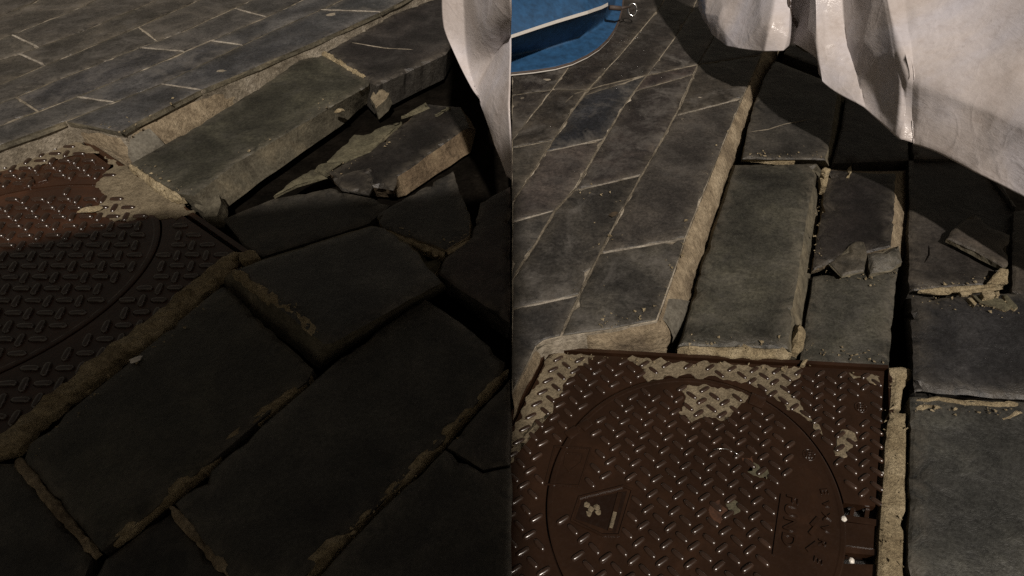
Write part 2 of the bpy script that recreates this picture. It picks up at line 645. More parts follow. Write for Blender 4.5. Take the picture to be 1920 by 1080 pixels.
# ------------------------------------------------------------------ intact pavement, towards the blue canvas
UR = .060
slabs_r = [
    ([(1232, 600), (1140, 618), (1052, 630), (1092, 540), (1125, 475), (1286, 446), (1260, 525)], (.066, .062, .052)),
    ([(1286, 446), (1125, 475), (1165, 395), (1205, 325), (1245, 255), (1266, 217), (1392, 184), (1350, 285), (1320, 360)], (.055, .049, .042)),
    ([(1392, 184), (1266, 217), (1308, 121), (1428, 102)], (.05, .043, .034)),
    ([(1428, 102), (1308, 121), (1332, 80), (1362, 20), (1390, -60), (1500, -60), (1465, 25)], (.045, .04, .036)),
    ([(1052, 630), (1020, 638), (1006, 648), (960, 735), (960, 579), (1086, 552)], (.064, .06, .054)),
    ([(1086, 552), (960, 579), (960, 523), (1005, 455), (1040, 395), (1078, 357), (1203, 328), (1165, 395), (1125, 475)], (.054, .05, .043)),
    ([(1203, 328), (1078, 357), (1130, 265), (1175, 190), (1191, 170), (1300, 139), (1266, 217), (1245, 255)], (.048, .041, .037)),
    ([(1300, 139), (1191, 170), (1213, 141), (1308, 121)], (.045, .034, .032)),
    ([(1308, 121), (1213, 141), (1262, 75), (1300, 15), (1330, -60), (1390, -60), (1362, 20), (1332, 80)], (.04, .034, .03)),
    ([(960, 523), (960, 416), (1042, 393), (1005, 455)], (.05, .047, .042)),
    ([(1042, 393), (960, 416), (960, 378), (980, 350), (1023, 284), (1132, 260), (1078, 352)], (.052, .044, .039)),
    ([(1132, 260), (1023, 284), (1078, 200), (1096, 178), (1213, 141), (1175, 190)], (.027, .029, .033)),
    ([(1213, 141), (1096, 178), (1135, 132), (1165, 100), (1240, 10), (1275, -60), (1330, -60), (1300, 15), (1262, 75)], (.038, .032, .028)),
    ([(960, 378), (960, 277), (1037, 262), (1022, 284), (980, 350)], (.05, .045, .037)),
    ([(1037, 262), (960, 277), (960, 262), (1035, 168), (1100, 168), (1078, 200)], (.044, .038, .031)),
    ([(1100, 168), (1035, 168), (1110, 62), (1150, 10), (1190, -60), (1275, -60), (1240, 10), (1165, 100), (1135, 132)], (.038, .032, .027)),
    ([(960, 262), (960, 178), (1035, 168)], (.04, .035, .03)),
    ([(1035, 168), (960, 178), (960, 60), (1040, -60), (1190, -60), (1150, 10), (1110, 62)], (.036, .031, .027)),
]
outline_r = [(960, 737), (1006, 648), (1020, 639), (1052, 631), (1140, 619), (1232, 601), (1260, 525), (1286, 446), (1320, 360),
             (1350, 285), (1392, 184), (1428, 102), (1465, 25), (1500, -60), (1040, -60), (960, 60)]


def pavement(name, outline, slabs, z, label, m_top, gap):
    bm = bmesh.new()
    top = [P(u, v, z - .0035) for u, v in outline]
    if area2(top) < 0: top = top[::-1]
    bm2 = slab_bm(top, [p - Vector((0, 0, .11)) for p in top], step=.03, chip=.001, bevel=.002, smi=0)
    bm.free()
    pv = link(name, bm2, M_JOINT)
    tag(pv, label, 'pavement', kind='structure')
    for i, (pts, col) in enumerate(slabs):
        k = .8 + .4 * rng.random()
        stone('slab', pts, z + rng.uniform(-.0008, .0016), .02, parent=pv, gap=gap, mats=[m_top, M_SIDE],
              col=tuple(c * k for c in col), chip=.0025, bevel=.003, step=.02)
    return pv


pav_r = pavement('pavement', outline_r, slabs_r, UR, 'intact grey slate paving between the blue canvas and the green slab', M_SLATE, .0028)
sk_t = [(960, 738), (1005, 650), (1019, 640), (1052, 632), (1140, 620), (1234, 602), (1242, 578), (1261, 525), (1287, 446), (1321, 360),
        (1351, 285), (1393, 184), (1429, 102), (1466, 25), (1501, -60)]
sk_b = [(960, 796), (1021, 664), (1028, 654), (1062, 656), (1140, 661), (1252, 640), (1286, 594), (1304, 525), (1330, 446), (1352, 375),
        (1374, 305), (1414, 205), (1441, 135), (1482, 42), (1514, -60)]
skirt('bedding_mortar', sk_t, UR - .008, sk_b, -.015, M_BUFF, pav_r, seed=2.0)
skirt('stone_patch', [(1236, 596), (1242, 578), (1249, 560)], UR - .012, [(1258, 634), (1285, 596), (1292, 566)], -.008, M_GREYST, pav_r,
      rows=6, amp=.002, proud=.006, seed=8.0)


for ln_ in ([(1055, 622), (1092, 540), (1125, 475), (1165, 395)], [(1165, 395), (1205, 325), (1245, 255), (1280, 190), (1308, 125)],
            [(965, 515), (1005, 455), (1040, 395), (1080, 352)], [(1080, 352), (1130, 265), (1175, 190), (1213, 141)], [(963, 374), (980, 350), (1023, 284), (1078, 200), (1135, 134)],
            [(1130, 474), (1200, 462), (1275, 448)], [(968, 577), (1020, 567), (1078, 555)], [(1082, 356), (1140, 343), (1200, 328)], [(1270, 216), (1330, 200), (1385, 186)],
            [(1060, 192), (1078, 176), (1130, 160), (1213, 141), (1308, 121), (1424, 103)], [(1030, 283), (1080, 272), (1130, 260)], [(964, 415), (1000, 405), (1040, 394)]):
    ridge('mortar_smear', ln_, UR + .0002, [rng.uniform(.003, .008) for _ in ln_], .001, M_SMEAR if abs(ln_[-1][1] - ln_[0][1]) > 60 else M_PALE, pav_r, rough=.9, sink=.004, step=.01)

# ------------------------------------------------------------------ intact pavement at the upper left of the photograph
UL = .085
slabs_l = [
    ([(120, 228), (150, 233), (225, 248), (255, 230), (350, 182), (378, 168), (302, 157)], (.060, .060, .060)),
    ([(378, 168), (302, 157), (480, 72), (600, 18), (715, 22), (600, 74), (480, 125)], (.050, .051, .053)),
    ([(715, 22), (600, 18), (620, 10), (760, -60), (870, -60), (735, 12)], (.045, .047, .048)),
    ([(8, 268), (60, 250), (120, 228), (214, 191), (145, 181), (8, 232), (-60, 256), (-60, 292)], (.060, .058, .054)),
    ([(214, 191), (145, 181), (280, 125), (395, 76), (455, 84), (302, 157)], (.046, .046, .047)),
    ([(455, 84), (395, 76), (480, 40), (550, 8), (690, -60), (760, -60), (620, 10), (600, 18), (480, 72)], (.046, .046, .046)),
    ([(8, 232), (70, 208), (30, 182), (8, 190), (-60, 215), (-60, 256)], (.050, .048, .046)),
    ([(70, 208), (145, 181), (280, 125), (346, 96), (262, 89), (215, 107), (125, 142), (30, 182)], (.046, .045, .046)),
    ([(346, 96), (262, 89), (340, 60), (440, 15), (500, 31), (480, 40), (395, 76)], (.050, .047, .043)),
    ([(440, 15), (450, 10), (600, -60), (690, -60), (550, 8), (500, 31)], (.046, .044, .041)),
    ([(8, 190), (30, 182), (125, 142), (215, 107), (295, 77), (260, 50), (230, 62), (110, 112), (84, 122), (8, 155), (-60, 180), (-60, 215)], (.050, .046, .040)),
    ([(295, 77), (340, 60), (450, 10), (600, -60), (500, -60), (350, 10), (260, 50)], (.052, .047, .040)),
    ([(8, 155), (84, 122), (38, 101), (8, 110), (-60, 135), (-60, 180)], (.054, .048, .039)),
    ([(84, 122), (110, 112), (230, 62), (350, 10), (500, -60), (410, -60), (270, 10), (150, 60), (72, 88), (38, 101)], (.055, .049, .040)),
    ([(8, 110), (38, 101), (72, 88), (22, 65), (8, 70), (-60, 95), (-60, 135)], (.058, .052, .042)),
    ([(72, 88), (150, 60), (270, 10), (410, -60), (300, -60), (160, 10), (22, 65)], (.056, .050, .042)),
    ([(8, 70), (22, 65), (160, 10), (300, -60), (180, -60), (60, 5), (-60, 55), (-60, 95)], (.058, .051, .041)),
    ([(60, 5), (180, -60), (-60, -60), (-60, 55)], (.056, .049, .040)),
]
outline_l = [(-60, 292), (8, 268), (60, 250), (120, 228), (150, 233), (225, 248), (255, 229), (350, 181), (480, 125), (600, 74), (735, 12), (870, -60), (-60, -60)]
pav_l = pavement('pavement', outline_l, slabs_l, UL, 'wet grey slate paving above the brown cover half in shade', M_SLATE_L, .004)
for ln_ in ([(303, 157), (340, 163), (376, 168)], [(146, 181), (180, 187), (213, 191)], [(264, 89), (305, 93), (345, 96)], [(396, 76), (425, 80), (454, 84)],
            [(602, 18), (660, 20), (713, 22)], [(23, 65), (48, 77), (72, 88)], [(39, 101), (62, 112), (83, 121)], [(442, 16), (470, 24), (499, 31)]):
    ridge('mortar_smear', ln_, UL + .0004, .010, .002, M_PALE, pav_l, rough=.5, sink=.004, step=.012)
skl_t = [(-60, 293), (8, 269), (60, 251), (120, 229), (150, 234), (225, 249), (238, 240), (256, 230), (350, 182), (480, 126), (600, 75), (735, 13), (870, -60)]
skl_b = [(-60, 336), (8, 304), (60, 278), (122, 244), (165, 272), (228, 293), (262, 291), (312, 268), (400, 215), (482, 166), (606, 102), (752, 26), (890, -60)]
skirt('bedding_mortar', skl_t, UL - .012, skl_b, -.01, M_BUFF, pav_l, step=.016, seed=12.0)
skirt('stone_patch', [(232, 246), (242, 238), (262, 227)], UL - .018, [(238, 293), (262, 291), (306, 270)], -.004, M_GREYST, pav_l,
      rows=6, amp=.002, proud=.007, seed=18.0)


# ------------------------------------------------------------------ manhole covers
def tread_mesh(bm, c, ang, ln, wd, h, z):
    ca, sa = math.cos(ang), math.sin(ang)
    rings = []
    for (fl, zz) in ((1.0, -.0006), (.88, h * .5), (.62, h * .88), (.3, h)):
        ring = []
        for j in range(12):
            t = 2 * math.pi * j / 12
            x = math.copysign(abs(math.cos(t)) ** .6, math.cos(t)) * ln * .5 * (fl if fl == 1 else 1 - (1 - fl) * wd / ln * 1.5)
            y = math.copysign(abs(math.sin(t)) ** .7, math.sin(t)) * wd * .5 * fl
            ring.append(bm.verts.new(Vector((c.x + x * ca - y * sa, c.y + x * sa + y * ca, z + zz))))
        rings.append(ring)
    for r0, r1 in zip(rings[:-1], rings[1:]):
        for j in range(12):
            bm.faces.new((r0[j], r0[(j + 1) % 12], r1[(j + 1) % 12], r1[j])).smooth = True
    bm.faces.new(rings[-1]).smooth = True


def patch(name, pts, z, th, parent, m, seed):
    T = [P(u, v, z) for u, v in pts]
    if area2(T) < 0: T = T[::-1]
    n = len(T)
    bm = bmesh.new()
    top, low = [], []
    for i, f in densify(T, .007):
        p = T[i].lerp(T[(i + 1) % n], f)
        d = T[(i + 1) % n] - T[i]
        s = Vector((d.y, -d.x, 0)).normalized()
        k = nz(p, 30, seed) * .016 + nz(p, 80, seed + 1) * .009
        top.append(bm.verts.new(p + s * (k - .002)))
        low.append(bm.verts.new(p + s * k - Vector((0, 0, th))))
    m_ = len(top)
    for k in range(m_):
        bm.faces.new((top[k], top[(k + 1) % m_], low[(k + 1) % m_], low[k]))
    f = bm.faces.new(top)
    bmesh.ops.triangulate(bm, faces=[f])
    return link(name, bm, m, parent)


def cover(label, TL, e1, e2, centre, rad, k, m_iron, m_tread, skip_lid, skip_frame, notch=None, phase=(0, 0), drop=0.0):
    """Square iron frame with a round lid. k: size factor of the relief; skip_*: areas free of tread."""
    root = empty('manhole_cover', (centre.x, centre.y, -.03))
    tag(root, label, 'manhole cover')
    TR, BL, BR = TL + e1, TL + e2, TL + e1 + e2
    u1, u2 = e1.normalized(), e2.normalized()
    zf = 0.0
    gap = .004 * k
    # floor of the frame
    bm = bmesh.new()
    box_bm(bm, TL + Vector((0, 0, -.06)), e1, e2, Vector((0, 0, .03)))
    link('frame_floor', bm, M_IRON_IN, root)
    # frame plate with the round opening
    NA = 120
    hole = [centre + Vector((math.cos(2 * math.pi * j / NA), math.sin(2 * math.pi * j / NA), 0)) * rad for j in range(NA)]
    bm = bmesh.new()
    i4 = .008 * k
    A, B, C, D = TL + (u1 + u2) * i4, TR + (-u1 + u2) * i4, BR + (-u1 - u2) * i4, BL + (u1 - u2) * i4
    if notch:
        n1, n2 = notch          # outer point on the right edge, inner point at the lid; the plate is open below them
        a0 = math.atan2(n2.y - centre.y, n2.x - centre.x)
        lo = centre + Vector((math.cos(a0 - R(62)), math.sin(a0 - R(62)), 0)) * rad
        arc = [centre + Vector((math.cos(a0 + t), math.sin(a0 + t), 0)) * rad for t in [R(298) * j / 110 for j in range(111)]]
        loop = [B, A, D, C, lo + (C - lo) * .35] + [arc[-1]] + arc[::-1][1:-1] + [arc[0], n1]
        loops = [loop]
    else:
        loops = [[A, B, C, D], hole]
    edges, low_edges = [], []
    for lp in loops:
        vs = [bm.verts.new(Vector((p.x, p.y, zf))) for p in lp]
        vl = [bm.verts.new(Vector((p.x, p.y, zf - .028))) for p in lp]
        for a in range(len(vs)):
            b = (a + 1) % len(vs)
            edges.append(bm.edges.new((vs[a], vs[b])))
            bm.faces.new((vs[a], vs[b], vl[b], vl[a]))
    bmesh.ops.triangle_fill(bm, use_beauty=True, use_dissolve=False, edges=edges)
    link('frame_plate', bm, m_iron, root)
    # outer rim
    bm = bmesh.new()
    w = .011 * k
    for o, ex, n in ((TL, e1, -u2), (TR, e2, u1), (BL, e1, u2), (TL, e2, -u1)):
        box_bm(bm, o - ex.normalized() * .002 + n * .001 + Vector((0, 0, -.05)), ex + ex.normalized() * .004, n * w, Vector((0, 0, .052)))
    link('frame_rim', bm, m_iron, root)
    # lid
    bm = bmesh.new()
    prof = [(rad - gap, -.028), (rad - gap, .0005), (rad - gap - .003 * k, .0016), (rad - gap - .010 * k, .0016), (rad - gap - .013 * k, .0008), (0, .0008)]
    rings = []
    for r, z in prof[:-1]:
        rings.append([bm.verts.new(Vector((centre.x + r * math.cos(2 * math.pi * j / NA), centre.y + r * math.sin(2 * math.pi * j / NA), zf + z))) for j in range(NA)])
    for r0, r1 in zip(rings[:-1], rings[1:]):
        for j in range(NA):
            bm.faces.new((r0[j], r0[(j + 1) % NA], r1[(j + 1) % NA], r1[j]))
    bm.faces.new(rings[-1])
    lid = link('lid', bm, m_iron, root)
    # tread relief
    period, row = .056 * k, .036 * k
    bl, bf = bmesh.new(), bmesh.new()
    nn = int(1.3 * max(e1.length, e2.length) / row)
    a1 = math.atan2(u1.y, u1.x)
    for i in range(-2, int(e1.length / (period / 2)) + 4):
        for j in range(-2, nn):
            c = TL + u1 * (i * period / 2 + phase[0]) + u2 * ((j + (.45 if i % 2 else 0)) * row + phase[1])
            s = (c - TL)
            # inside the parallelogram?
            det = e1.x * e2.y - e1.y * e2.x
            ca = (s.x * e2.y - s.y * e2.x) / det
            cb = (e1.x * s.y - e1.y * s.x) / det
            if not (.025 < ca < .975 and .02 < cb < .985): continue
            r = (c - centre).length
            ang = a1 + (R(38) if i % 2 else R(-40)) + rng.uniform(-.05, .05)
            ln, wd, h = .0325 * k, .0125 * k, .0062 * k * rng.uniform(.85, 1.1)
            if r < rad - gap - .028 * k:
                if any(in_poly(c, q) for q in skip_lid): continue
                tread_mesh(bl, c, ang, ln, wd, h, zf + .0008)
            elif r > rad + .016 * k:
                if any(in_poly(c, q) for q in skip_frame): continue
                tread_mesh(bf, c, ang, ln, wd, h, zf)
    tag(link('tread_pattern', bl, m_tread, lid), kind='stuff')
    tag(link('tread_pattern', bf, m_tread, root), kind='stuff')
    return root, lid


def W(*pts):
    return [P(u, v, 0) for u, v in pts]


def letters(text, anchor, xdir, ydir, size, h, parent, m, name='lettering'):
    """Raised letters: xdir is the reading direction, ydir the upward direction of the characters."""
    cu = bpy.data.curves.new('letters', 'FONT')
    cu.body = text
    cu.size = size
    cu.extrude = h
    cu.space_character = 1.15
    tmp = bpy.data.objects.new('letters', cu)
    sc.collection.objects.link(tmp)
    dg = bpy.context.evaluated_depsgraph_get()
    me = bpy.data.meshes.new_from_object(tmp.evaluated_get(dg))
    bpy.data.objects.remove(tmp)
    bm = bmesh.new()
    bm.from_mesh(me)
    bpy.data.meshes.remove(me)
    for v in bm.verts:
        v.co = anchor + xdir * v.co.x + ydir * v.co.y + Vector((0, 0, v.co.z))
    return link(name, bm, m, parent)


# the cover in full light
TLr, TRr = P(1027, 657), P(1664, 692)
e1r = TRr - TLr
e2r = Vector((-.30, -.955, 0)) * .84
Cr, Rr = Vector((.165, .545, 0)), .303
text_zone = W((1455, 905), (1560, 880), (1590, 1150), (1420, 1150), (1440, 1000))
ins_a = W((1028, 832), (1112, 832), (1102, 918), (1018, 915))
ins_b = W((1062, 920), (1195, 898), (1172, 1018), (1120, 1014), (1056, 982))
pads = W((1045, 820), (1070, 775), (1110, 780), (1090, 830))
pad2 = W((1398, 728), (1440, 738), (1432, 770), (1395, 760))
emb1 = W((1490, 835), (1545, 830), (1545, 885), (1490, 885))
emb2 = W((1590, 740), (1640, 740), (1640, 790), (1590, 790))
notch_zone = W((1572, 938), (1670, 945), (1670, 1200), (1540, 1200))
notch_pts = (P(1641, 950), P(1583, 943))
cov_r, lid_r = cover('brown iron manhole cover with raised tread, lit, beside the pale mortar strip', TLr, e1r, e2r, Cr, Rr, .95, M_IRON, M_TREAD,
                     [text_zone, ins_a, ins_b, pads, pad2, emb1], [emb2, notch_zone], notch=notch_pts, phase=(.010, .012))
u1, u2 = e1r.normalized(), e2r.normalized()


def rim_line(name, pts, w, h, parent, m, closed=True):
    bm = bmesh.new()
    lp = pts + pts[:1] if closed else pts
    for a, b in zip(lp[:-1], lp[1:]):
        d = (b - a)
        s = Vector((-d.y, d.x, 0)).normalized() * w
        box_bm(bm, a - s * .5 + Vector((0, 0, -.0005)) - d.normalized() * w * .3, d + d.normalized() * w * .6, s, Vector((0, 0, h + rng.uniform(0, .0004))))
    return link(name, bm, m, parent)


Z8 = Vector((0, 0, .0008))
rim_line('inset_rim', [p + Z8 for p in W((1040, 838), (1108, 842), (1086, 912), (1022, 909))], .003, .003, lid_r, M_IRON)
rim_line('inset_rim', [p + Z8 for p in W((1086, 934), (1168, 913), (1186, 920), (1161, 1005), (1130, 1005), (1072, 977))], .004, .004, lid_r, M_IRON)
bm = bmesh.new()
q4 = W((1091, 938), (1176, 921), (1154, 1000), (1079, 973))
vs = [bm.verts.new(p + Vector((0, 0, .0013))) for p in q4]
bm.faces.new(vs)
link('inset_plate', bm, M_IRON_IN, lid_r)
rim_line('inset_bar', [p + Z8 for p in W((1162, 928), (1144, 995))], .009, .004, lid_r, M_IRON, False)
rim_line('inset_bar', [p + Z8 for p in W((1153, 964), (1146, 990))], .007, .0052, lid_r, M_SPLASH, False)
for k, (u, v) in enumerate(((1101, 948), (1108, 956), (1119, 952), (1105, 964), (1122, 962))):
    lump('cement_crumb', P(u, v, .001), .006, M_SPLASH, 30 + k, lid_r, .4, .5, sub=2)
# crest in the square inset: a small raised shield
rim_line('crest', [p + Z8 for p in W((1062, 850), (1094, 853), (1090, 868), (1068, 885), (1058, 872))], .0035, .0025, lid_r, M_IRON)
for pts in (((1058, 812), (1077, 799), (1088, 812), (1070, 826)), ((1083, 797), (1100, 785), (1112, 797), (1097, 810)), ((1410, 737), (1437, 748), (1428, 768), (1403, 757))):
    T = [p + Vector((0, 0, .005)) for p in W(*pts)]
    bmq = slab_bm(T, [p - Vector((0, 0, .005)) for p in T], step=.02, chip=.0004, bevel=.002, smi=0)
    link('raised_pad', bmq, M_IRON, lid_r)
# emblems: ringed grids
for (u, v), par in (((1517, 853), lid_r), ((1614, 764), cov_r)):
    c = P(u, v, .0008)
    bm = bmesh.new()
    tube_bm(bm, [c + Vector((math.cos(t), math.sin(t), 0)) * .013 for t in [2 * math.pi * j / 24 for j in range(25)]], .0016, 6)
    for s in (-1, 0, 1):
        for ax in (u1, u2):
            o2 = u2 if ax is u1 else u1
            h_ = .012 * math.sqrt(1 - (s * .45) ** 2)
            tube_bm(bm, [c + o2 * (s * .006) - ax * h_ + Vector((0, 0, .0006)), c + o2 * (s * .006) + ax * h_ + Vector((0, 0, .0006))], .0011, 6)
    link('emblem', bm, M_IRON, par)
# the panel with the raised words
rim_line('text_rule', [p + Z8 for p in W((1466, 930), (1451, 1040))], .006, .004, lid_r, M_IRON, False)
down = (P(1472, 1100) - P(1490, 915)).normalized()
left_up = Vector((-down.y, down.x, 0))
if left_up.x < 0: left_up = -left_up
letters('FUND', P(1475, 926, .0008), down, left_up, .037, .0035, lid_r, M_IRON)
ch = 'EVXVRE'
for k, (u, v) in enumerate(((1543, 917), (1547, 940), (1548, 962), (1546, 985), (1542, 1012), (1535, 1045))):
    p = P(u, v, .0008)
    rad_v = (p - Cr).normalized(); rad_v.z = 0
    letters(ch[k], p - rad_v * .007, Vector((rad_v.y, -rad_v.x, 0)), rad_v, .024, .0035, lid_r, M_IRON)
for (a, b) in (((1522, 985), (1533, 973)), ((1519, 993 + 8), (1530, 988)), ((1514, 1032), (1530, 1020))):
    rim_line('tread_bar', [p + Z8 for p in W(a, b)], .007, .004, lid_r, M_IRON, False)
# hinge in the open corner of the frame
bmh = bmesh.new()
box_bm(bmh, P(1578, 985, -.018), P(1636, 992) - P(1578, 985), P(1574, 1028) - P(1578, 985), Vector((0, 0, .016)))
link('hinge_block', bmh, M_IRON, cov_r)
bmh = bmesh.new()
box_bm(bmh, P(1582, 972, -.022), P(1646, 982) - P(1582, 972), P(1580, 984) - P(1582, 972), Vector((0, 0, .017)))
link('hinge_lug', bmh, M_IRON, cov_r)
bmh = bmesh.new()
box_bm(bmh, P(1574, 1030, -.022), P(1640, 1036) - P(1574, 1030), P(1572, 1042) - P(1574, 1030), Vector((0, 0, .017)))
link('hinge_lug', bmh, M_IRON, cov_r)
bmh = bmesh.new()
box_bm(bmh, P(1592, 958, -.02), P(1600, 958) - P(1592, 958), P(1588, 976) - P(1592, 958), Vector((0, 0, .014)))
link('hinge_stop', bmh, M_IRON, cov_r)
bmh = bmesh.new()
box_bm(bmh, P(1620, 958, -.02), P(1628, 959) - P(1620, 958), P(1617, 976) - P(1620, 958), Vector((0, 0, .012)))
link('hinge_stop', bmh, M_IRON, cov_r)
bmh = bmesh.new()
box_bm(bmh, P(1576, 1062, -.02), P(1640, 1064) - P(1576, 1062), P(1568, 1120) - P(1576, 1062), Vector((0, 0, .014)))
link('hinge_plate', bmh, M_IRON, cov_r)
# cement splashed over the relief
for k, pts in enumerate((
    [(1030, 661), (1116, 666), (1098, 684), (1068, 705), (1052, 745), (1000, 795), (966, 850), (958, 870), (958, 812), (1000, 722)],
    [(1180, 669), (1310, 679), (1500, 689), (1490, 712), (1470, 722), (1500, 752), (1542, 815), (1520, 790), (1430, 730), (1340, 706), (1290, 704), (1215, 712), (1210, 690)],
    [(1272, 726), (1330, 722), (1392, 736), (1404, 742), (1378, 775), (1362, 792), (1330, 782), (1296, 790), (1272, 772), (1290, 758), (1282, 742)],
    [(1578, 812), (1606, 802), (1612, 822), (1596, 848), (1570, 858), (1562, 838)],
    [(1592, 705), (1646, 700), (1648, 716), (1630, 712)],
)):
    patch('cement_splash', pts, .0023, .003, cov_r, M_SPLASH, 3.1 * k)
patch('dirt_film', [(1412, 866), (1440, 876), (1446, 898), (1424, 894), (1402, 884)], .0018, .002, cov_r, M_FLAKE, 52.0)
patch('dirt_film', [(1366, 940), (1386, 945), (1382, 956), (1370, 954)], .0018, .002, cov_r, M_FLAKE, 55.0)
patch('rust_stain', [(1335, 940), (1350, 938), (1358, 962), (1345, 978), (1332, 962)], .0017, .002, cov_r, M_RUST, 44.0)
patch('rust_stain', [(1392, 858), (1412, 850), (1415, 868), (1396, 872)], .0017, .002, cov_r, M_RUST, 47.0)

# the cover half in shade
TLl, TRl = P(124, 246), P(464, 480)
e1l = TRl - TLl
e2l = Vector((-.41, -.912, 0)) * 1.16
Cl, Rl = Vector((-1.79, 1.19, 0)), .455
cov_l, lid_l = cover('brown iron manhole cover half in shade, beside a broken mortar edge', TLl, e1l, e2l, Cl, Rl, 1.4, M_IRON_L, M_TREAD,
                     [W((40, 325), (95, 322), (95, 350), (40, 355))], [], phase=(.012, .02))
for pts in (((40, 338), (60, 332), (66, 346), (44, 352)), ((64, 330), (84, 326), (90, 340), (70, 346))):
    T = [p + Vector((0, 0, .006)) for p in W(*pts)]
    bmq = slab_bm(T, [p - Vector((0, 0, .006)) for p in T], step=.03, chip=.0005, bevel=.002, smi=0)
    link('raised_pad', bmq, M_IRON_L, lid_l)
for k, pts in enumerate((
    [(-10, 312), (60, 280), (122, 248), (168, 275), (186, 287), (140, 286), (100, 300), (60, 312), (-10, 322)],
    [(196, 293), (240, 312), (330, 372), (366, 398), (330, 412), (282, 404), (262, 408), (238, 416), (205, 412), (168, 396), (196, 375), (182, 345), (208, 312)],
)):
    patch('cement_splash', pts, .0022, .003, cov_l, M_SPLASH, 61 + 3.1 * k)
lump('cement_crumb', P(173, 396, .001), (.03, .014), M_CEMENT, 71, cov_l, .5, .5, rot=.3)


# ------------------------------------------------------------------ loose slabs beside the lit cover
GR = 'loose slabs beside the lit cover'
s1 = stone('paving_slab', [(1271, 648), (1281, 628), (1317, 500), (1353, 392), (1379, 308), (1532, 306), (1508, 440), (1490, 560), (1477, 652)], .03,
           base=[(1264, 664), (1272, 640), (1308, 505), (1342, 395), (1369, 312), (1541, 322), (1529, 450), (1511, 570), (1497, 678)], zb=-.05,
           col=(.062, .060, .045), label='long greenish slab lying straight above the lit cover', group=GR)
ridge('mortar_edge', [(1270, 657), (1330, 660), (1400, 664), (1484, 668)], .0, .026, .027, M_CEMENT, s1, rough=.7)
ridge('mortar_edge', [(1488, 664), (1494, 640), (1498, 612)], .0, .03, .024, M_CEMENT, s1, rough=.8)
s2 = stone('paving_slab', [(1452, 112), (1572, 160), (1563, 228), (1548, 299), (1392, 297), (1410, 205), (1432, 150)], .045,
           base=[(1448, 118), (1586, 168), (1576, 238), (1557, 318), (1388, 308), (1407, 215), (1428, 158)], zb=-.05,
           col=(.05, .046, .039), label='slab with a pale crack, half shaded by the tarp, beyond the long greenish slab', group=GR)
ridge('pale_crack', [(1404, 248), (1440, 243), (1470, 233), (1520, 224)], .0445, .004, .0018, M_JOINT, s2, sink=.002)
ridge('mortar_edge', [(1394, 296), (1440, 301), (1490, 303)], .028, .014, .016, M_CEMENT, s2, rough=.9)
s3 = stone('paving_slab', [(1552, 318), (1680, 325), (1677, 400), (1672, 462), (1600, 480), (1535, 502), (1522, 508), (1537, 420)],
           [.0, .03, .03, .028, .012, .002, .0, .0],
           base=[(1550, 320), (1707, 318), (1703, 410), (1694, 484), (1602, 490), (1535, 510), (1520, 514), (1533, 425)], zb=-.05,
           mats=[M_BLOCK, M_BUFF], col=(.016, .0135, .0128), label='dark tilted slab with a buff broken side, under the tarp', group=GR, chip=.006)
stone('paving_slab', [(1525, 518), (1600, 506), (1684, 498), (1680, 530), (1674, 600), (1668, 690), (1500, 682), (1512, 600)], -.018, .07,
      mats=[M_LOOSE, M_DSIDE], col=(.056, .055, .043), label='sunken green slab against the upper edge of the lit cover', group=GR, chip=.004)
s5 = stone('paving_slab', [(1705, 300), (1830, 300), (1905, 400), (1890, 502), (1850, 533), (1705, 544)], .0, .08,
      mats=[M_BLOCK, M_DSIDE], col=(.04, .035, .03), label='cracked brown slab with a wedge of slate lying on it', group=GR, chip=.004)
ridge('crack', [(1742, 460), (1742, 478), (1734, 492)], .0, .004, .0012, M_SOIL, s5)
stone('slate_fragment', [(1776, 446), (1786, 432), (1800, 418), (1826, 398), (1893, 440), (1890, 496), (1880, 499), (1830, 470)],
      [.03, .03, .03, .03, .026, .026, .03, .03], .017, mats=[M_LOOSE, M_SIDE], col=(.058, .047, .037),
      label='wedge of slate tilted on the cracked brown slab', cat='slate fragment', chip=.005)
stone('paving_slab', [(1709, 556), (1990, 546), (1990, 748), (1713, 735)], .03,
      base=[(1698, 562), (1992, 548), (1992, 752), (1705, 742)], zb=-.06, mats=[M_BLOCK, M_DSIDE], col=(.028, .028, .029),
      label='dark riven slab with fine layers, below the heap of stone chips', group=GR, chip=.006, bevel=.01)
s7 = stone('paving_slab', [(1708, 744), (1990, 754), (1990, 1150), (1703, 1150)], .02, .09, mats=[M_LOOSE, M_DSIDE], col=(.05, .051, .044),
           label='wide grey-green slab to the right of the pale mortar strip', group=GR, chip=.004)
for ln_, w_ in (([(1712, 752), (1760, 750), (1820, 756), (1912, 758)], .012), ([(1716, 768), (1740, 762), (1770, 764)], .016), ([(1880, 786), (1900, 778), (1925, 770)], .012)):
    ridge('mortar_smear', ln_, .0195, w_, .0025, M_CEMENT, s7, rough=1.3, sink=.003)
stone('paving_slab', [(1902, 395), (1990, 380), (1990, 556), (1914, 554), (1899, 545)], .02, .09, mats=[M_LOOSE, M_DSIDE], col=(.04, .034, .028),
      label='brown slab at the right edge beside the slate wedge', group=GR)
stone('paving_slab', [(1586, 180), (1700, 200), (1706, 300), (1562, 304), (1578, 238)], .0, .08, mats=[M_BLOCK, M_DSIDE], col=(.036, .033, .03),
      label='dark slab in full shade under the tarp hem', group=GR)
stone('paving_slab', [(1712, 268), (1850, 282), (1905, 392), (1832, 296), (1714, 296)], .012, .08, mats=[M_BLOCK, M_DSIDE], col=(.055, .04, .034),
      label='reddish strip of slab just showing below the tarp', group=GR)
stone('paving_slab', [(1470, 100), (1545, 128), (1640, 150), (1660, 40), (1510, 10)], .03, .1, mats=[M_LOOSE, M_DSIDE], col=(.04, .034, .03),
      label='slab in shade behind the gap between the tarp folds', group=GR)

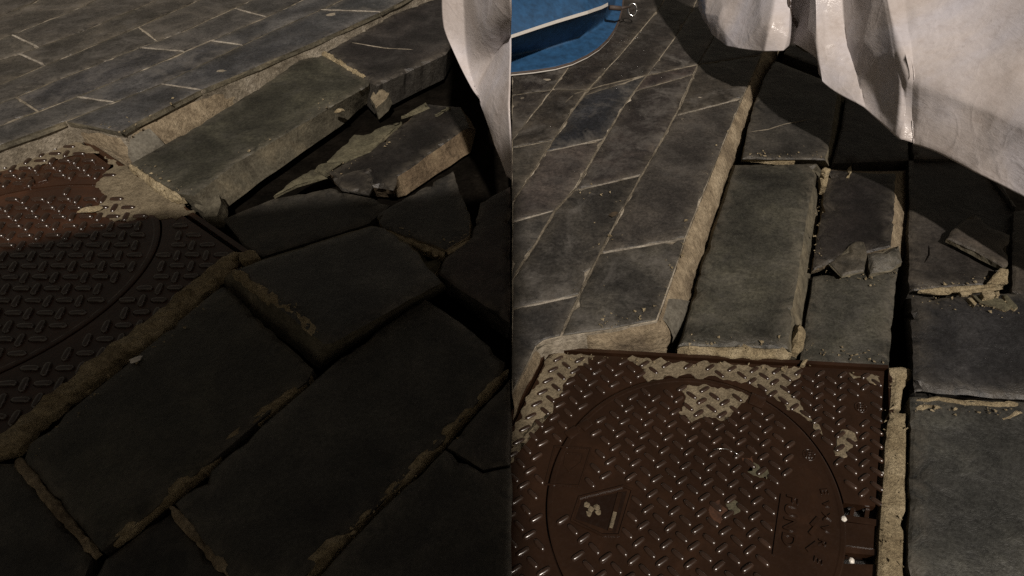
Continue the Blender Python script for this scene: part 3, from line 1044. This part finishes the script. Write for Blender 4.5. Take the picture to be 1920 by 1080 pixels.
# mortar strips between the lit cover and the right slabs
stone('mortar_strip', [(1669, 689), (1690, 687), (1711, 692), (1708, 708), (1694, 726), (1690, 766), (1668, 766), (1672, 730)], .008, .08, mats=[M_CEMENT, M_CEMENT],
      label='short waisted stub of pale mortar at the cover corner', cat='mortar strip', chip=.004, bevel=.008)
stone('mortar_strip', [(1666, 771), (1700, 773), (1699, 900), (1694, 1150), (1640, 1150), (1657, 900)], .008, .08, mats=[M_CEMENT, M_CEMENT],
      label='long straight strip of pale granular mortar beside the lit cover', cat='mortar strip', chip=.003, bevel=.006)

# broken bits
stone('slate_fragment', [(1557, 492), (1578, 476), (1598, 456), (1606, 452), (1620, 453), (1627, 478), (1622, 508), (1580, 516)],
      [.008, .014, .026, .026, .026, .022, .014, .008], .008, mats=[M_LOOSE, M_SIDE], col=(.062, .055, .04), chip=.005,
      label='pointed slate flake at the broken end of the dark tilted slab', cat='slate fragment')
stone('slate_fragment', [(1627, 474), (1655, 468), (1686, 458), (1692, 488), (1672, 503), (1632, 512)], [.022, .024, .027, .016, .006, .004], .02,
      mats=[M_LOOSE, M_SIDE], col=(.05, .048, .038), chip=.006, bevel=.012, label='rounded lump broken from the dark tilted slab', cat='slate fragment')
stone('stone_chip', [(1588, 330), (1590, 314), (1596, 310), (1598, 320), (1593, 331)], .016, .014, mats=[M_CEMENT, M_CEMENT], chip=.002, bevel=.003,
      label='small pale chip lying on the dark tilted slab', cat='stone chip', step=.008)
stone('mortar_lump', [(1537, 322), (1546, 312), (1558, 316), (1556, 328), (1546, 332)], .035, .04, mats=[M_CEMENT, M_CEMENT], chip=.004, bevel=.005, step=.008,
      label='mortar lump at the meeting of the greenish and the cracked slabs', cat='mortar lump')
stone('mortar_lump', [(1538, 333), (1545, 331), (1553, 333), (1550, 349), (1541, 346)], .025, .04, mats=[M_CEMENT, M_CEMENT], chip=.003, bevel=.005, step=.008,
      label='narrow mortar lump wedged beside the long greenish slab', cat='mortar lump')
stone('mortar_stick', [(1724, 543), (1760, 538), (1860, 530), (1884, 535), (1830, 543), (1790, 546), (1760, 546)], .018, .014, mats=[M_CEMENT, M_CEMENT],
      chip=.004, bevel=.004, label='thin pale sliver of mortar along the front of the cracked slab', cat='mortar sliver', step=.01)
stone('stone_chip', [(1852, 529), (1876, 502), (1891, 504), (1890, 528), (1872, 532)], [.014, .03, .03, .02, .014], .016, mats=[M_CEMENT, M_CEMENT], chip=.004, bevel=.004,
      label='upright pale mortar wedge beside the slate wedge', cat='stone chip', step=.01)
for k, (pts, lab) in enumerate((
    ([(1800, 546), (1824, 545), (1822, 552), (1804, 553)], 'flat pale chip at the left end of the chip heap'),
    ([(1824, 552), (1850, 556), (1880, 560), (1896, 576), (1888, 582), (1860, 574), (1838, 566)], 'largest flat flake of the chip heap'),
    ([(1842, 546), (1862, 543), (1866, 553), (1846, 556)], 'small cube of stone on the chip heap'),
    ([(1864, 546), (1874, 543), (1877, 552), (1868, 556)], 'round pale crumb on the chip heap'),
    ([(1880, 552), (1888, 551), (1910, 574), (1903, 580), (1890, 570)], 'long chip at the right end of the chip heap'),
    ([(1815, 558), (1822, 558), (1832, 568), (1828, 572)], 'thin splinter below the chip heap'),
)):
    stone('stone_chip', pts, .034 + .004 * (k % 3) + (.012 if k in (2, 3) else 0), .014 if k not in (2, 3) else .02, mats=[M_FLAKE if k in (1, 4) else M_CEMENT, M_CEMENT],
          chip=.003, bevel=.003, label=lab, cat='stone chip', step=.007, group='stone chips by the riven slab')
stone('stone_chip', [(1502, 682), (1508, 671), (1515, 673), (1508, 684)], .012, .02, mats=[M_CEMENT, M_CEMENT], chip=.002, bevel=.003,
      label='buff chip on the upper rim of the lit cover', cat='stone chip', step=.007)
for (u, v, z, r), lab in (((1581, 975, -.004, .006), 'white pebble above the hinge of the lit cover'), ((1595, 1053, -.012, .006), 'white pebble below the hinge of the lit cover'),
                          ((1653, 890, -.004, .005), 'white pebble beside the pale mortar strip')):
    lump('pebble', P(u, v, z), r, M_PEBBLE, u * .1, None, .8, .25, label=lab, cat='pebble', sub=2)
bm = bmesh.new()
tube_bm(bm, [P(u, v, .006) for u, v in ((1338, 843), (1350, 841), (1364, 842), (1376, 847), (1386, 854))], .0007, 6)
tag(link('wire', bm, M_METAL), 'thin curved bright wire lying on the lit cover', 'wire')
# dead leaf
bm = bmesh.new()
lp = [(1141, 404), (1146, 399), (1154, 397), (1160, 399), (1155, 404), (1148, 407)]
vs = [bm.verts.new(P(u, v, UR + .004 + .003 * (k % 2))) for k, (u, v) in enumerate(lp)]
f = bm.faces.new(vs)
bmesh.ops.triangulate(bm, faces=[f])
r_ = bmesh.ops.extrude_face_region(bm, geom=bm.faces[:])
for e_ in r_['geom']:
    if isinstance(e_, bmesh.types.BMVert): e_.co.z += .0012
tag(link('dead_leaf', bm, M_LEAF), 'small dark dead leaf on the intact grey paving', 'leaf')


# ------------------------------------------------------------------ loose slabs of the shaded side
GL = 'loose slabs beside the shaded cover'
t1 = stone('paving_slab', [(244, 306), (310, 269), (400, 217), (482, 167), (560, 112), (604, 103), (694, 152), (690, 160), (600, 212), (440, 306), (362, 366), (335, 362)], .045,
           base=[(240, 318), (305, 280), (400, 222), (482, 172), (560, 117), (604, 108), (700, 168), (692, 190), (636, 238), (484, 344), (404, 408), (352, 392)], zb=-.05,
           mats=[M_LOOSE, M_SIDE], col=(.062, .06, .042), label='olive slab below the wet grey paving, its long side lit', group=GL, step=.018, chip=.003, bevel=.004)
ridge('mortar_edge', [(248, 316), (300, 350), (345, 378)], .015, .03, .022, M_CEMENT, t1, rough=.8)
ridge('mortar_edge', [(606, 100), (640, 122), (690, 150)], .038, .026, .014, M_CEMENT, t1, rough=.9)
stone('mortar_lump', [(362, 382), (385, 370), (410, 362), (412, 378), (405, 402), (382, 404)], [.0, .01, .02, .01, 0, 0], .05, mats=[M_SIDE, M_SIDE], bevel=.01,
      label='brown stone corner at the near end of the olive slab', cat='stone piece', chip=.004)
lump('stone_chip', P(637, 211, .022), (.018, .009), M_CEMENT, 81, None, .8, .4, rot=.7, label='pale chip stuck on the lit side of the olive slab', cat='stone chip')
t2 = stone('paving_slab', [(612, 96), (735, 26), (835, -10), (900, 10), (836, 100), (705, 160)], .05,
      base=[(610, 104), (735, 32), (840, -6), (905, 16), (832, 148), (702, 214)], zb=-.06, mats=[M_LOOSE, M_DSIDE], col=(.032, .028, .026),
      label='dark slab with a pale scratch beside the narrow hanging tarp', group=GL, step=.018, bevel=.01)
ridge('scratch', [(660, 80), (720, 90), (775, 93)], .05, .005, .0015, M_JOINT, t2, sink=.002)
stone('mortar_lump', [(694, 182), (700, 170), (716, 166), (730, 172), (722, 186), (704, 202)], [.008, .02, .03, .02, .008, -.01], .05, mats=[M_SPLASH, M_SIDE], chip=.005, bevel=.008, step=.01, label='crumbly mortar lump between the olive slab and the dark scratched slab', cat='mortar lump')
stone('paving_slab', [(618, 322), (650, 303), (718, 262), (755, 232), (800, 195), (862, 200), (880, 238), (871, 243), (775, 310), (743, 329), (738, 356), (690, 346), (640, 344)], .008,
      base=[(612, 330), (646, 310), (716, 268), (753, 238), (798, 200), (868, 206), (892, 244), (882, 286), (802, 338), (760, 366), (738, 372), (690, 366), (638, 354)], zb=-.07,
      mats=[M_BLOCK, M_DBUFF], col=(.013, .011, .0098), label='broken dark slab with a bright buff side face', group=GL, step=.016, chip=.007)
for pts, z, lab in (
    ([(512, 368), (546, 340), (585, 317), (616, 318), (614, 328), (556, 346)], .0, 'long pale sliver at the near tip of the broken dark slab'),
    ([(612, 303), (664, 252), (681, 253), (718, 236), (752, 228), (718, 260), (694, 282), (648, 300)], .014, 'olive flake lying along the edge of the broken dark slab'),
    ([(752, 218), (798, 191), (806, 199), (764, 214)], .018, 'small thin flake near the far end of the broken dark slab'),
    ([(814, 215), (836, 200), (843, 200), (820, 215)], .018, 'small pale stick on the broken dark slab'),
    ([(586, 316), (602, 306), (640, 302), (622, 314), (612, 326), (600, 322)], .014, 'jagged pale chip between the olive flake and the long sliver'),
):
    stone('stone_flake', pts, z, .012, mats=[M_FLAKE, M_FLAKE], chip=.004, bevel=.003, label=lab, cat='stone flake', step=.012)
stone('slate_fragment', [(622, 330), (696, 312), (700, 330), (690, 362), (640, 352)], .016, .012, mats=[M_BLOCK, M_DSIDE], col=(.014, .012, .011), chip=.006,
      label='dark slate plate on the near end of the broken dark slab', cat='slate fragment')
stone('paving_slab', [(418, 410), (512, 372), (620, 352), (690, 368), (732, 384), (692, 418), (492, 480), (456, 460)], -.01, .07, mats=[M_BLOCK, M_DSIDE], col=(.036, .033, .026),
      label='sunken dark slab between the olive slab and the raised grey block', group=GL, step=.02)
t5 = stone('paving_slab', [(432, 506), (492, 484), (698, 420), (722, 424), (778, 470), (828, 526), (622, 640), (606, 642)], .06,
           base=[(414, 536), (488, 490), (696, 424), (724, 428), (784, 476), (836, 542), (600, 692), (588, 688)], zb=-.03,
           mats=[M_BLOCK, M_SIDE], col=(.05, .05, .046), label='raised grey block with rounded worn near edges', group=GL, step=.016, chip=.006, bevel=.013)
ridge('mortar_edge', [(436, 508), (500, 552), (560, 594), (604, 632)], .05, .022, .011, M_CEMENT, t5, rough=1.0)
lump('pebble', P(740, 577, .015), (.018, .008), M_PEBBLE, 91, None, .6, .3, rot=.6, label='white sliver in the joint below the raised grey block', cat='pebble', sub=2)
stone('paving_slab', [(702, 404), (735, 384), (850, 320), (862, 360), (882, 400), (880, 440), (836, 468), (720, 426)], .025, .05, mats=[M_LOOSE, M_BUFF], col=(.036, .034, .03),
      label='wedge shaped dark slab edged with pale mortar', group=GL, step=.016, chip=.005)
stone('mortar_sliver', [(722, 427), (780, 448), (834, 472), (830, 480), (780, 463), (728, 436)], .018, .03, mats=[M_CEMENT, M_CEMENT], chip=.004, bevel=.004,
      label='pale mortar bar along the near edge of the wedge shaped slab', cat='mortar sliver', step=.01)
stone('mortar_sliver', [(836, 468), (874, 450), (880, 448), (874, 460), (840, 476)], .02, .03, mats=[M_CEMENT, M_CEMENT], chip=.004, bevel=.004,
      label='short mortar bar at the right of the wedge shaped slab', cat='mortar sliver', step=.01)
stone('mortar_lump', [(778, 466), (800, 476), (824, 486), (816, 508), (808, 514), (790, 500)], .0, .05, mats=[M_FLAKE, M_CEMENT], chip=.006, bevel=.008,
      label='yellowish mortar lump under the pale mortar bar', cat='mortar lump', step=.01)
for u, v, r, lab in ((800, 472, .014, 'small crumb under the pale mortar bar'), (818, 480, .011, 'tiny crumb beside the yellowish mortar lump')):
    lump('stone_chip', P(u, v, .005), r, M_CEMENT, u, None, .8, .4, label=lab, cat='stone chip', sub=2)
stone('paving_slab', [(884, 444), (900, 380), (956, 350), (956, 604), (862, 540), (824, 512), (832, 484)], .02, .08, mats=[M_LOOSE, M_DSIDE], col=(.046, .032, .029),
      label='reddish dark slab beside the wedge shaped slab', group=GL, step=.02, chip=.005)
stone('paving_slab', [(612, 692), (640, 668), (796, 560), (870, 608), (948, 676), (946, 690), (830, 826), (566, 1082), (430, 1082), (326, 944)], .02, .07, mats=[M_LOOSE, M_DSIDE],
      col=(.046, .045, .038), label='very long slab in shade running to the bottom edge below the raised grey block', group=GL, step=.02)
stone('paving_slab', [(402, 545), (418, 536), (586, 690), (574, 714), (188, 1032), (42, 860), (52, 832), (296, 632)], .02, .07, mats=[M_LOOSE, M_DSIDE], col=(.044, .042, .03),
      label='big shaded slab along the mortar edge of the shaded cover', group=GL, step=.02, bevel=.008)
stone('paving_slab', [(-40, 872), (34, 870), (172, 1042), (140, 1130), (-60, 1130)], .005, .07, mats=[M_LOOSE, M_DSIDE], col=(.04, .038, .03),
      label='shaded slab in the bottom corner by the shaded cover', group=GL, step=.02)
stone('paving_slab', [(196, 1048), (318, 958), (428, 1078), (440, 1130), (150, 1130)], .005, .07, mats=[M_LOOSE, M_DSIDE], col=(.04, .038, .033),
      label='small shaded triangle of slab between two mortar joints at the bottom', group=GL, step=.02)
stone('paving_slab', [(957, 708), (957, 870), (905, 880), (838, 838)], .027, .018, mats=[M_LOOSE, M_DSIDE], col=(.048, .043, .036),
      label='shaded slab reaching the lit cover, upper of two', group=GL, step=.02)
stone('paving_slab', [(957, 876), (957, 1140), (530, 1140), (590, 1082), (834, 842), (905, 886)], .027, .018, mats=[M_LOOSE, M_DSIDE], col=(.044, .042, .036),
      label='shaded slab reaching the lit cover, lower of two', group=GL, step=.02)

# mortar in the joints of the shaded side
ridge('mortar_joint', [(462, 478), (434, 496), (398, 524), (350, 562), (304, 606), (254, 646), (174, 704), (94, 766), (34, 820), (-16, 864)], .0, [.045, .055, .075, .07, .07, .078, .074, .07, .065, .06], .024, M_CEMENT,
      label='rough broken mortar edge along the shaded cover', cat='mortar joint', rough=.55)
stone('mortar_lump', [(446, 474), (462, 466), (478, 468), (488, 482), (468, 488), (448, 486)], .03, .05, mats=[M_CEMENT, M_CEMENT], chip=.004, bevel=.006, step=.01,
      label='mortar nub at the right corner of the shaded cover', cat='mortar lump')
ridge('mortar_joint', [(584, 706), (520, 760), (450, 818), (370, 890), (290, 958), (200, 1028)], .004, [.03, .02, .024, .026, .022, .03], .014, M_CEMENT,
      label='mortar line between the big shaded slab and the very long slab', cat='mortar joint', rough=.7)
ridge('mortar_joint', [(36, 862), (80, 916), (130, 976), (182, 1040)], .004, .022, .014, M_BUFF,
      label='mortar line at the near end of the big shaded slab', cat='mortar joint', rough=.7)
ridge('mortar_joint', [(322, 950), (365, 995), (410, 1042), (446, 1082)], .004, .024, .014, M_BUFF,
      label='mortar line at the near end of the very long slab', cat='mortar joint', rough=.7)
ridge('mortar_joint', [(952, 694), (900, 752), (840, 816), (760, 900), (680, 976), (570, 1084)], .006, [.018, .014, .026, .02, .022, .036], .016, M_CEMENT,
      label='mortar line down the right side of the very long slab', cat='mortar joint', rough=.7)
lump('pebble', P(256, 676, .02), (.014, .008), M_PEBBLE, 95, None, .5, .5, rot=.6, label='glinting pale chip on the broken mortar edge', cat='pebble', sub=2)


# grit and crumbs that gather along the broken edges
def crumbs(name, lines, n, label, m):
    bm = bmesh.new()
    for k in range(n):
        ln_, z, sp_ = lines[rng.randrange(len(lines))]
        i = rng.randrange(len(ln_) - 1)
        t = rng.random()
        u = ln_[i][0] + (ln_[i + 1][0] - ln_[i][0]) * t + rng.gauss(0, sp_)
        v = ln_[i][1] + (ln_[i + 1][1] - ln_[i][1]) * t + rng.gauss(0, sp_ * .7)
        r = .0012 + .0035 * rng.random() ** 3
        c = P(u, v, z) + Vector((0, 0, r * .4))
        a = [c + Vector((rng.uniform(-1, 1), rng.uniform(-1, 1), rng.uniform(-.4, .9))) * r * 1.4 for _ in range(6)]
        vs = [bm.verts.new(p) for p in a]
        bmesh.ops.convex_hull(bm, input=vs)
    for v_ in [v_ for v_ in bm.verts if not v_.link_faces]: bm.verts.remove(v_)
    return tag(link(name, bm, m), label, 'grit', kind='stuff')


crumbs('grit', [([(1290, 640), (1400, 650), (1480, 645)], .032, 9), ([(1510, 650), (1600, 670), (1660, 676)], -.016, 10), ([(1530, 500), (1600, 520), (1670, 520)], -.014, 12),
                ([(1715, 540), (1800, 530), (1870, 520)], .003, 9), ([(1720, 562), (1800, 572), (1900, 588)], .033, 10), ([(1720, 760), (1800, 768), (1910, 772)], .023, 9),
                ([(1545, 340), (1535, 420), (1528, 490)], .004, 7), ([(1400, 290), (1470, 290), (1540, 290)], .047, 6), ([(1668, 700), (1690, 900), (1672, 1070)], .011, 12),
                ([(1100, 600), (1180, 605), (1235, 580)], .062, 12), ([(1240, 560), (1300, 400), (1380, 200)], .062, 8), ([(1040, 670), (1300, 684), (1640, 700)], .003, 5),
                ([(1080, 352), (1165, 395), (1100, 540)], .062, 20)], 420, 'fine grit scattered over the lit slabs and cover', M_CEMENT)
crumbs('grit', [([(260, 312), (330, 350), (380, 380)], .047, 10), ([(440, 300), (600, 205), (680, 160)], .047, 6), ([(440, 500), (520, 560), (600, 625)], .063, 8),
                ([(730, 430), (800, 455), (870, 445)], .027, 8), ([(100, 222), (230, 240), (350, 180)], .087, 8), ([(400, 560), (200, 720), (60, 850)], .023, 9),
                ([(620, 330), (700, 290), (760, 240)], .016, 8), ([(860, 800), (700, 960), (600, 1060)], .023, 9)], 260, 'fine grit along the edges of the shaded slabs', M_CEMENT)

# ------------------------------------------------------------------ tarps
def tarp(name, verts, faces, label, crease=(), disp=.010, seed=1.0, lv=3, crump=.045):
    bm = bmesh.new()
    vs = [bm.verts.new(v) for v in verts]
    for f in faces:
        bm.faces.new([vs[i] for i in f])
    bm.normal_update()
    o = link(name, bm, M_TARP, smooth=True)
    cr = o.data.attributes.new('crease_edge', 'FLOAT', 'EDGE')
    cs = {tuple(sorted(c[:2])): c[2] for c in crease}
    for i, e in enumerate(o.data.edges):
        cr.data[i].value = cs.get(tuple(sorted(e.vertices)), 0.0)
    ms = o.modifiers.new('subdivision', 'SUBSURF')
    ms.levels = ms.render_levels = lv
    ms.boundary_smooth = 'PRESERVE_CORNERS'
    tx = bpy.data.textures.new(name, 'CLOUDS')
    tx.noise_scale = .11
    tx.noise_depth = 3
    md = o.modifiers.new('wrinkles', 'DISPLACE')
    md.texture = tx
    md.texture_coords = 'LOCAL'
    md.strength = disp
    md.mid_level = .5
    t2 = bpy.data.textures.new(name, 'VORONOI')
    t2.noise_scale = .21
    m2 = o.modifiers.new('creases', 'DISPLACE')
    m2.texture = t2
    m2.texture_coords = 'LOCAL'
    m2.strength = crump
    m2.mid_level = .4
    mo = o.modifiers.new('thickness', 'SOLIDIFY')
    mo.thickness = .003
    tag(o, label, 'tarp')
    return o


nR = Vector((.85, .527, 0)).normalized()
HEM = .22
pa, pb = P(1400, 92, HEM), P(1915, 368, HEM)
dR = Vector((pb.x - pa.x, pb.y - pa.y, 0)).normalized()
nR = Vector((-dR.y, dR.x, 0))
if nR.x < 0: nR = -nR
cR_ = nR.dot(pa)


def tr(u, v, off):
    # lean back as it rises: solve on the tilted plane
    n = (nR - Vector((0, 0, .42))).normalized()
    c = n.dot(pa)
    return on_plane(u, v, n, c + off)


cols = [
    [(1312, 16, .06), (1311, 8, .06), (1309, -20, .07), (1306, -90, .08), (1300, -260, .12)],
    [(1335, 64, -.01), (1328, 44, -.01), (1324, 20, .0), (1322, -40, .02), (1318, -260, .08)],
    [(1365, 87, -.04), (1362, 62, -.04), (1358, 32, -.03), (1355, -20, .0), (1350, -260, .08)],
    [(1400, 93, -.04), (1402, 70, -.045), (1398, 40, -.035), (1396, -20, .0), (1390, -260, .08)],
    [(1432, 97, -.055), (1438, 72, -.07), (1448, 40, -.065), (1455, -20, -.03), (1450, -260, .06)],
    [(1468, 95, -.01), (1474, 70, -.01), (1482, 40, -.005), (1488, -20, .01), (1485, -260, .08)],
    [(1481, 78, .04), (1487, 58, .04), (1492, 36, .04), (1494, -20, .05), (1492, -260, .1)],
    [(1500, 84, .05), (1505, 62, .04), (1508, 36, .03), (1508, -20, .04), (1506, -260, .1)],
    [(1528, 112, .02), (1526, 82, -.01), (1521, 44, -.02), (1519, -20, -.01), (1520, -260, .08)],
    [(1541, 152, -.045), (1536, 112, -.05), (1530, 60, -.05), (1528, -20, -.045), (1530, -260, .05)],
    [(1560, 170, -.03), (1560, 130, -.03), (1552, 66, -.03), (1548, -20, -.025), (1548, -260, .06)],
    [(1625, 206, -.01), (1612, 142, .015), (1585, 88, .02), (1577, -20, .02), (1575, -260, .1)],
    [(1655, 232, -.02), (1652, 165, -.01), (1632, 96, -.005), (1610, -20, .0), (1606, -260, .09)],
    [(1684, 255, -.035), (1690, 196, -.045), (1694, 122, -.05), (1642, -20, -.035), (1636, -260, .06)],
    [(1691, 263, -.04), (1698, 200, -.03), (1706, 148, -.055), (1650, -20, -.04), (1645, -260, .06)],
    [(1714, 270, -.015), (1712, 206, -.025), (1716, 154, -.05), (1690, -20, .0), (1690, -260, .1)],
    [(1748, 279, -.02), (1750, 222, -.03), (1760, 168, -.045), (1740, -20, .03), (1740, -260, .14)],
    [(1830, 323, -.025), (1832, 262, -.03), (1838, 200, -.038), (1825, -20, .07), (1825, -260, .18)],
    [(1918, 369, -.025), (1920, 306, -.025), (1922, 238, -.032), (1918, -20, .10), (1918, -260, .2)],
    [(2020, 420, -.02), (2022, 350, -.02), (2024, 280, -.03), (2020, -20, .11), (2020, -260, .22)],
    [(2260, 545, .0), (2260, 450, -.0), (2260, 380, -.03), (2260, 0, .11), (2260, -260, .22)],
    [(2600, 730, .0), (2600, 620, -.0), (2600, 520, -.03), (2600, 60, .11), (2600, -260, .22)],
]
V, F_, cr_ = [], [], []
nr = 5
for c in cols:
    for (u, v, off) in c:
        V.append(tr(u, v, off))
for i in range(len(cols) - 1):
    for r in range(nr - 1):
        a = i * nr + r
        F_.append((a, a + nr, a + nr + 1, a + 1))
for ci, k in ((1, .8), (2, .7), (4, .7), (5, 1), (6, .8), (8, .7), (9, 1), (11, 1), (13, .8), (14, 1), (15, .8)):
    for r in range(nr - 1):
        cr_.append((ci * nr + r, ci * nr + r + 1, k))
for i in range(len(cols) - 1):
    cr_.append((i * nr, (i + 1) * nr, 1.0))
for i in range(14, len(cols) - 1):
    cr_.append((i * nr + 2, (i + 1) * nr + 2, .9))
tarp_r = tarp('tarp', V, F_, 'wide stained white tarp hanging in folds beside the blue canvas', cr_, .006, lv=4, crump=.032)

# cord lacing in the recess
bm = bmesh.new()
path = [tr(u, v, off) for u, v, off in ((1478, -30, .0), (1480, 10, .0), (1484, 28, .02), (1491, 40, .03), (1500, 58, .05), (1512, 74, .05), (1522, 86, .05), (1529, 98, .03))]
for ph in (0, math.pi):
    pts = []
    for i in range(len(path) - 1):
        for j in range(8):
            p = path[i].lerp(path[i + 1], j / 8)
            t = (i * 8 + j) * .9 + ph
            pts.append(p + Vector((math.cos(t), 0, math.sin(t))) * .0035)
    tube_bm(bm, pts, .0035, 6)
tag(link('cord', bm, M_CORD), 'dark twisted cord lacing the folds of the wide tarp', 'cord')
lump('folded_cloth', tr(1516, 96, .16), (.05, .025), M_FLAKE, 99, None, .6, .3, rot=-.6, label='yellowish rolled cloth tucked behind the dark cord', cat='cloth')

# narrow tarp on the left half
qa, qb = P(830, 55, .46), P(950, 328, .20)
dL = Vector((qb.x - qa.x, qb.y - qa.y, 0)).normalized()
nL = Vector((-dL.y, dL.x, 0))
if nL.x < 0: nL = -nL


def tl(u, v, off):
    # plane through the two hem points, leaning back
    n = (nL - Vector((0, 0, .35)))
    # make the plane contain both hem points
    d = qb - qa
    n = d.cross(Vector((nL.x, nL.y, 0)).cross(d)).normalized() if False else d.cross(Vector((.30 * nL.x, .30 * nL.y, 1))).normalized()
    if n.y < 0 and n.x < 0: n = -n
    if n.dot(Vector((nL.x, nL.y, 0))) < 0: n = -n
    return on_plane(u, v, n, n.dot(qa) + off)


LV = [(826, -300, .1), (870, -300, .12), (912, -300, .06), (958, -300, .04),     # 0-3
      (828, 6, .0), (871, 6, .03), (914, 6, -.03), (958, 6, -.06),               # 4-7
      (830, 56, .0), (872, 84, .03), (914, 62, .0), (958, 68, .05),              # 8-11
      (858, 112, .0), (879, 132, .02), (918, 112, .05), (958, 140, .01),         # 12-15
      (885, 169, .0), (893, 172, .01), (916, 176, .0), (958, 210, -.03),         # 16-19
      (899, 186, .0), (912, 220, .0), (930, 240, -.02), (958, 280, -.03),        # 20-23
      (933, 284, .0), (950, 330, .0), (958, 337, .0)]                            # 24-26
LF = [(0, 1, 5, 4), (1, 2, 6, 5), (2, 3, 7, 6), (4, 5, 9, 8), (5, 6, 10, 9), (6, 7, 11, 10), (8, 9, 13, 12), (9, 10, 14, 13), (10, 11, 14), (11, 15, 14),
      (12, 13, 17, 16), (13, 14, 17), (14, 18, 17), (14, 15, 19, 18), (16, 17, 20), (17, 18, 22, 21, 20), (18, 19, 23, 22), (21, 22, 24), (22, 23, 26, 25, 24)]
LC = [(1, 5, .9), (5, 9, 1), (9, 13, 1), (13, 17, 1), (11, 14, 1), (14, 17, 1), (8, 12, 1), (12, 16, 1), (4, 8, 1), (20, 21, 1), (21, 24, 1), (24, 25, 1), (16, 20, .6), (17, 20, .6)]
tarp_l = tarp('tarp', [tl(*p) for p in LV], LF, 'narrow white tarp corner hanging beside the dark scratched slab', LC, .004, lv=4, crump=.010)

# ------------------------------------------------------------------ blue canvas
root = empty('canvas_bag', P(1050, 60, .02))
tag(root, 'blue canvas bag end with pale strap on the intact grey paving', 'bag')
edge = [(915, 142), (935, 140), (960, 136), (1000, 132), (1040, 126), (1072, 117), (1100, 104), (1122, 90), (1140, 73), (1152, 56), (1161, 36), (1167, 12), (1170, -20), (1172, -60)]
strap = [(915, 83), (935, 76), (960, 68), (990, 58), (1020, 48), (1045, 40), (1065, 34), (1085, 28), (1102, 23), (1116, 18), (1128, 14), (1140, 8), (1146, -20), (1148, -60)]
rows_z = [(0, .075), (.12, .078), (.28, .085), (.42, .088), (.5, .095), (.62, .13), (.8, .19), (.93, .222), (1.0, .228)]
grid = []
n_e = len(edge)
for i in range(n_e):
    col = []
    fade = min(1, (n_e - 1 - i) / 5)
    for r, z in rows_z:
        u = edge[i][0] + (strap[i][0] - edge[i][0]) * r
        v = edge[i][1] + (strap[i][1] - edge[i][1]) * r
        zz = .075 + (z - .075) * (.35 + .65 * fade)
        col.append(P(u, v, zz))
    zt = .075 + (.228 - .075) * (.35 + .65 * fade)
    for k, dz in ((1, .05), (2, .09), (3, .11)):
        col.append(P(strap[i][0] - 6 * k, strap[i][1] - 38 * k, zt + dz * fade))
    grid.append(col)
bm = bmesh.new()
gv = [[bm.verts.new(p) for p in c] for c in grid]
for a, b in zip(gv[:-1], gv[1:]):
    for r in range(len(a) - 1):
        bm.faces.new((a[r], b[r], b[r + 1], a[r + 1]))
body = link('body', bm, M_BLUE, root, smooth=True)
ms = body.modifiers.new('subdivision', 'SUBSURF'); ms.levels = ms.render_levels = 2
mo = body.modifiers.new('thickness', 'SOLIDIFY'); mo.thickness = .008
bm = bmesh.new()
tube_bm(bm, [c[0] + Vector((0, 0, -.004)) for c in grid], .0055, 8)
link('piping', bm, M_CORD, root)
bm = bmesh.new()
tube_bm(bm, [c[0] + Vector((0, -.004, -.009)) for c in grid], .003, 8)
link('edge_binding', bm, M_STRAP, root)
bm = bmesh.new()
sv = []
for i in range(12):
    u, v = strap[i]
    fade = min(1, (n_e - 1 - i) / 5)
    zt = .075 + (.228 - .075) * (.35 + .65 * fade)
    sv.append([bm.verts.new(P(u, v + 3.2, zt + .006)), bm.verts.new(P(u, v - 3.2, zt + .012)),
               bm.verts.new(P(u, v + 3.2, zt - .004)), bm.verts.new(P(u, v - 3.2, zt + .002))])
for a, b in zip(sv[:-1], sv[1:]):
    for q in ((0, 1), (2, 3), (0, 2), (1, 3)):
        bm.faces.new((a[q[0]], a[q[1]], b[q[1]], b[q[0]]))
link('strap', bm, M_STRAP, root)
bm = bmesh.new()
tube_bm(bm, [P(1142, 14, .17), P(1152, 15, .165), P(1164, 16, .16)], .011, 8)
tube_bm(bm, [P(1164, 16, .16), P(1172, 14, .155), P(1180, 13, .15)], .006, 8)
link('clip', bm, M_CORD, root)
bm = bmesh.new()
c0 = P(1186, 18, .13)
tube_bm(bm, [c0 + Vector((math.cos(t) * .02, math.sin(t) * .01, math.sin(t) * .024)) for t in [2 * math.pi * j / 28 for j in range(29)]], .0035, 8)
link('ring', bm, M_METAL, root)

# ------------------------------------------------------------------ unseen added canopy above the shaded half (out of the picture, cut to cast its shade)
shade = [(978, 1300), (974, 620), (968, 360), (900, 352), (800, 376), (690, 374), (520, 388), (430, 402), (285, 402), (240, 415), (8, 470), (-500, 600), (-900, 1300)]
CZ = 1.5
off = SUN * (CZ / SUN.z)
bm = bmesh.new()
tp = [P(u, v, 0) + off for u, v in shade]
vs = [bm.verts.new(p) for p in tp]
vb = [bm.verts.new(p + Vector((0, 0, .02))) for p in tp]
f = bm.faces.new(vs); f2 = bm.faces.new(vb[::-1])
for a in range(len(vs)):
    b = (a + 1) % len(vs)
    bm.faces.new((vs[a], vs[b], vb[b], vb[a]))
bmesh.ops.triangulate(bm, faces=[f, f2])
tag(link('shade_blocker', bm, M_BLOCKER), 'unseen added canopy overhead that shades the left slabs', 'blocker')
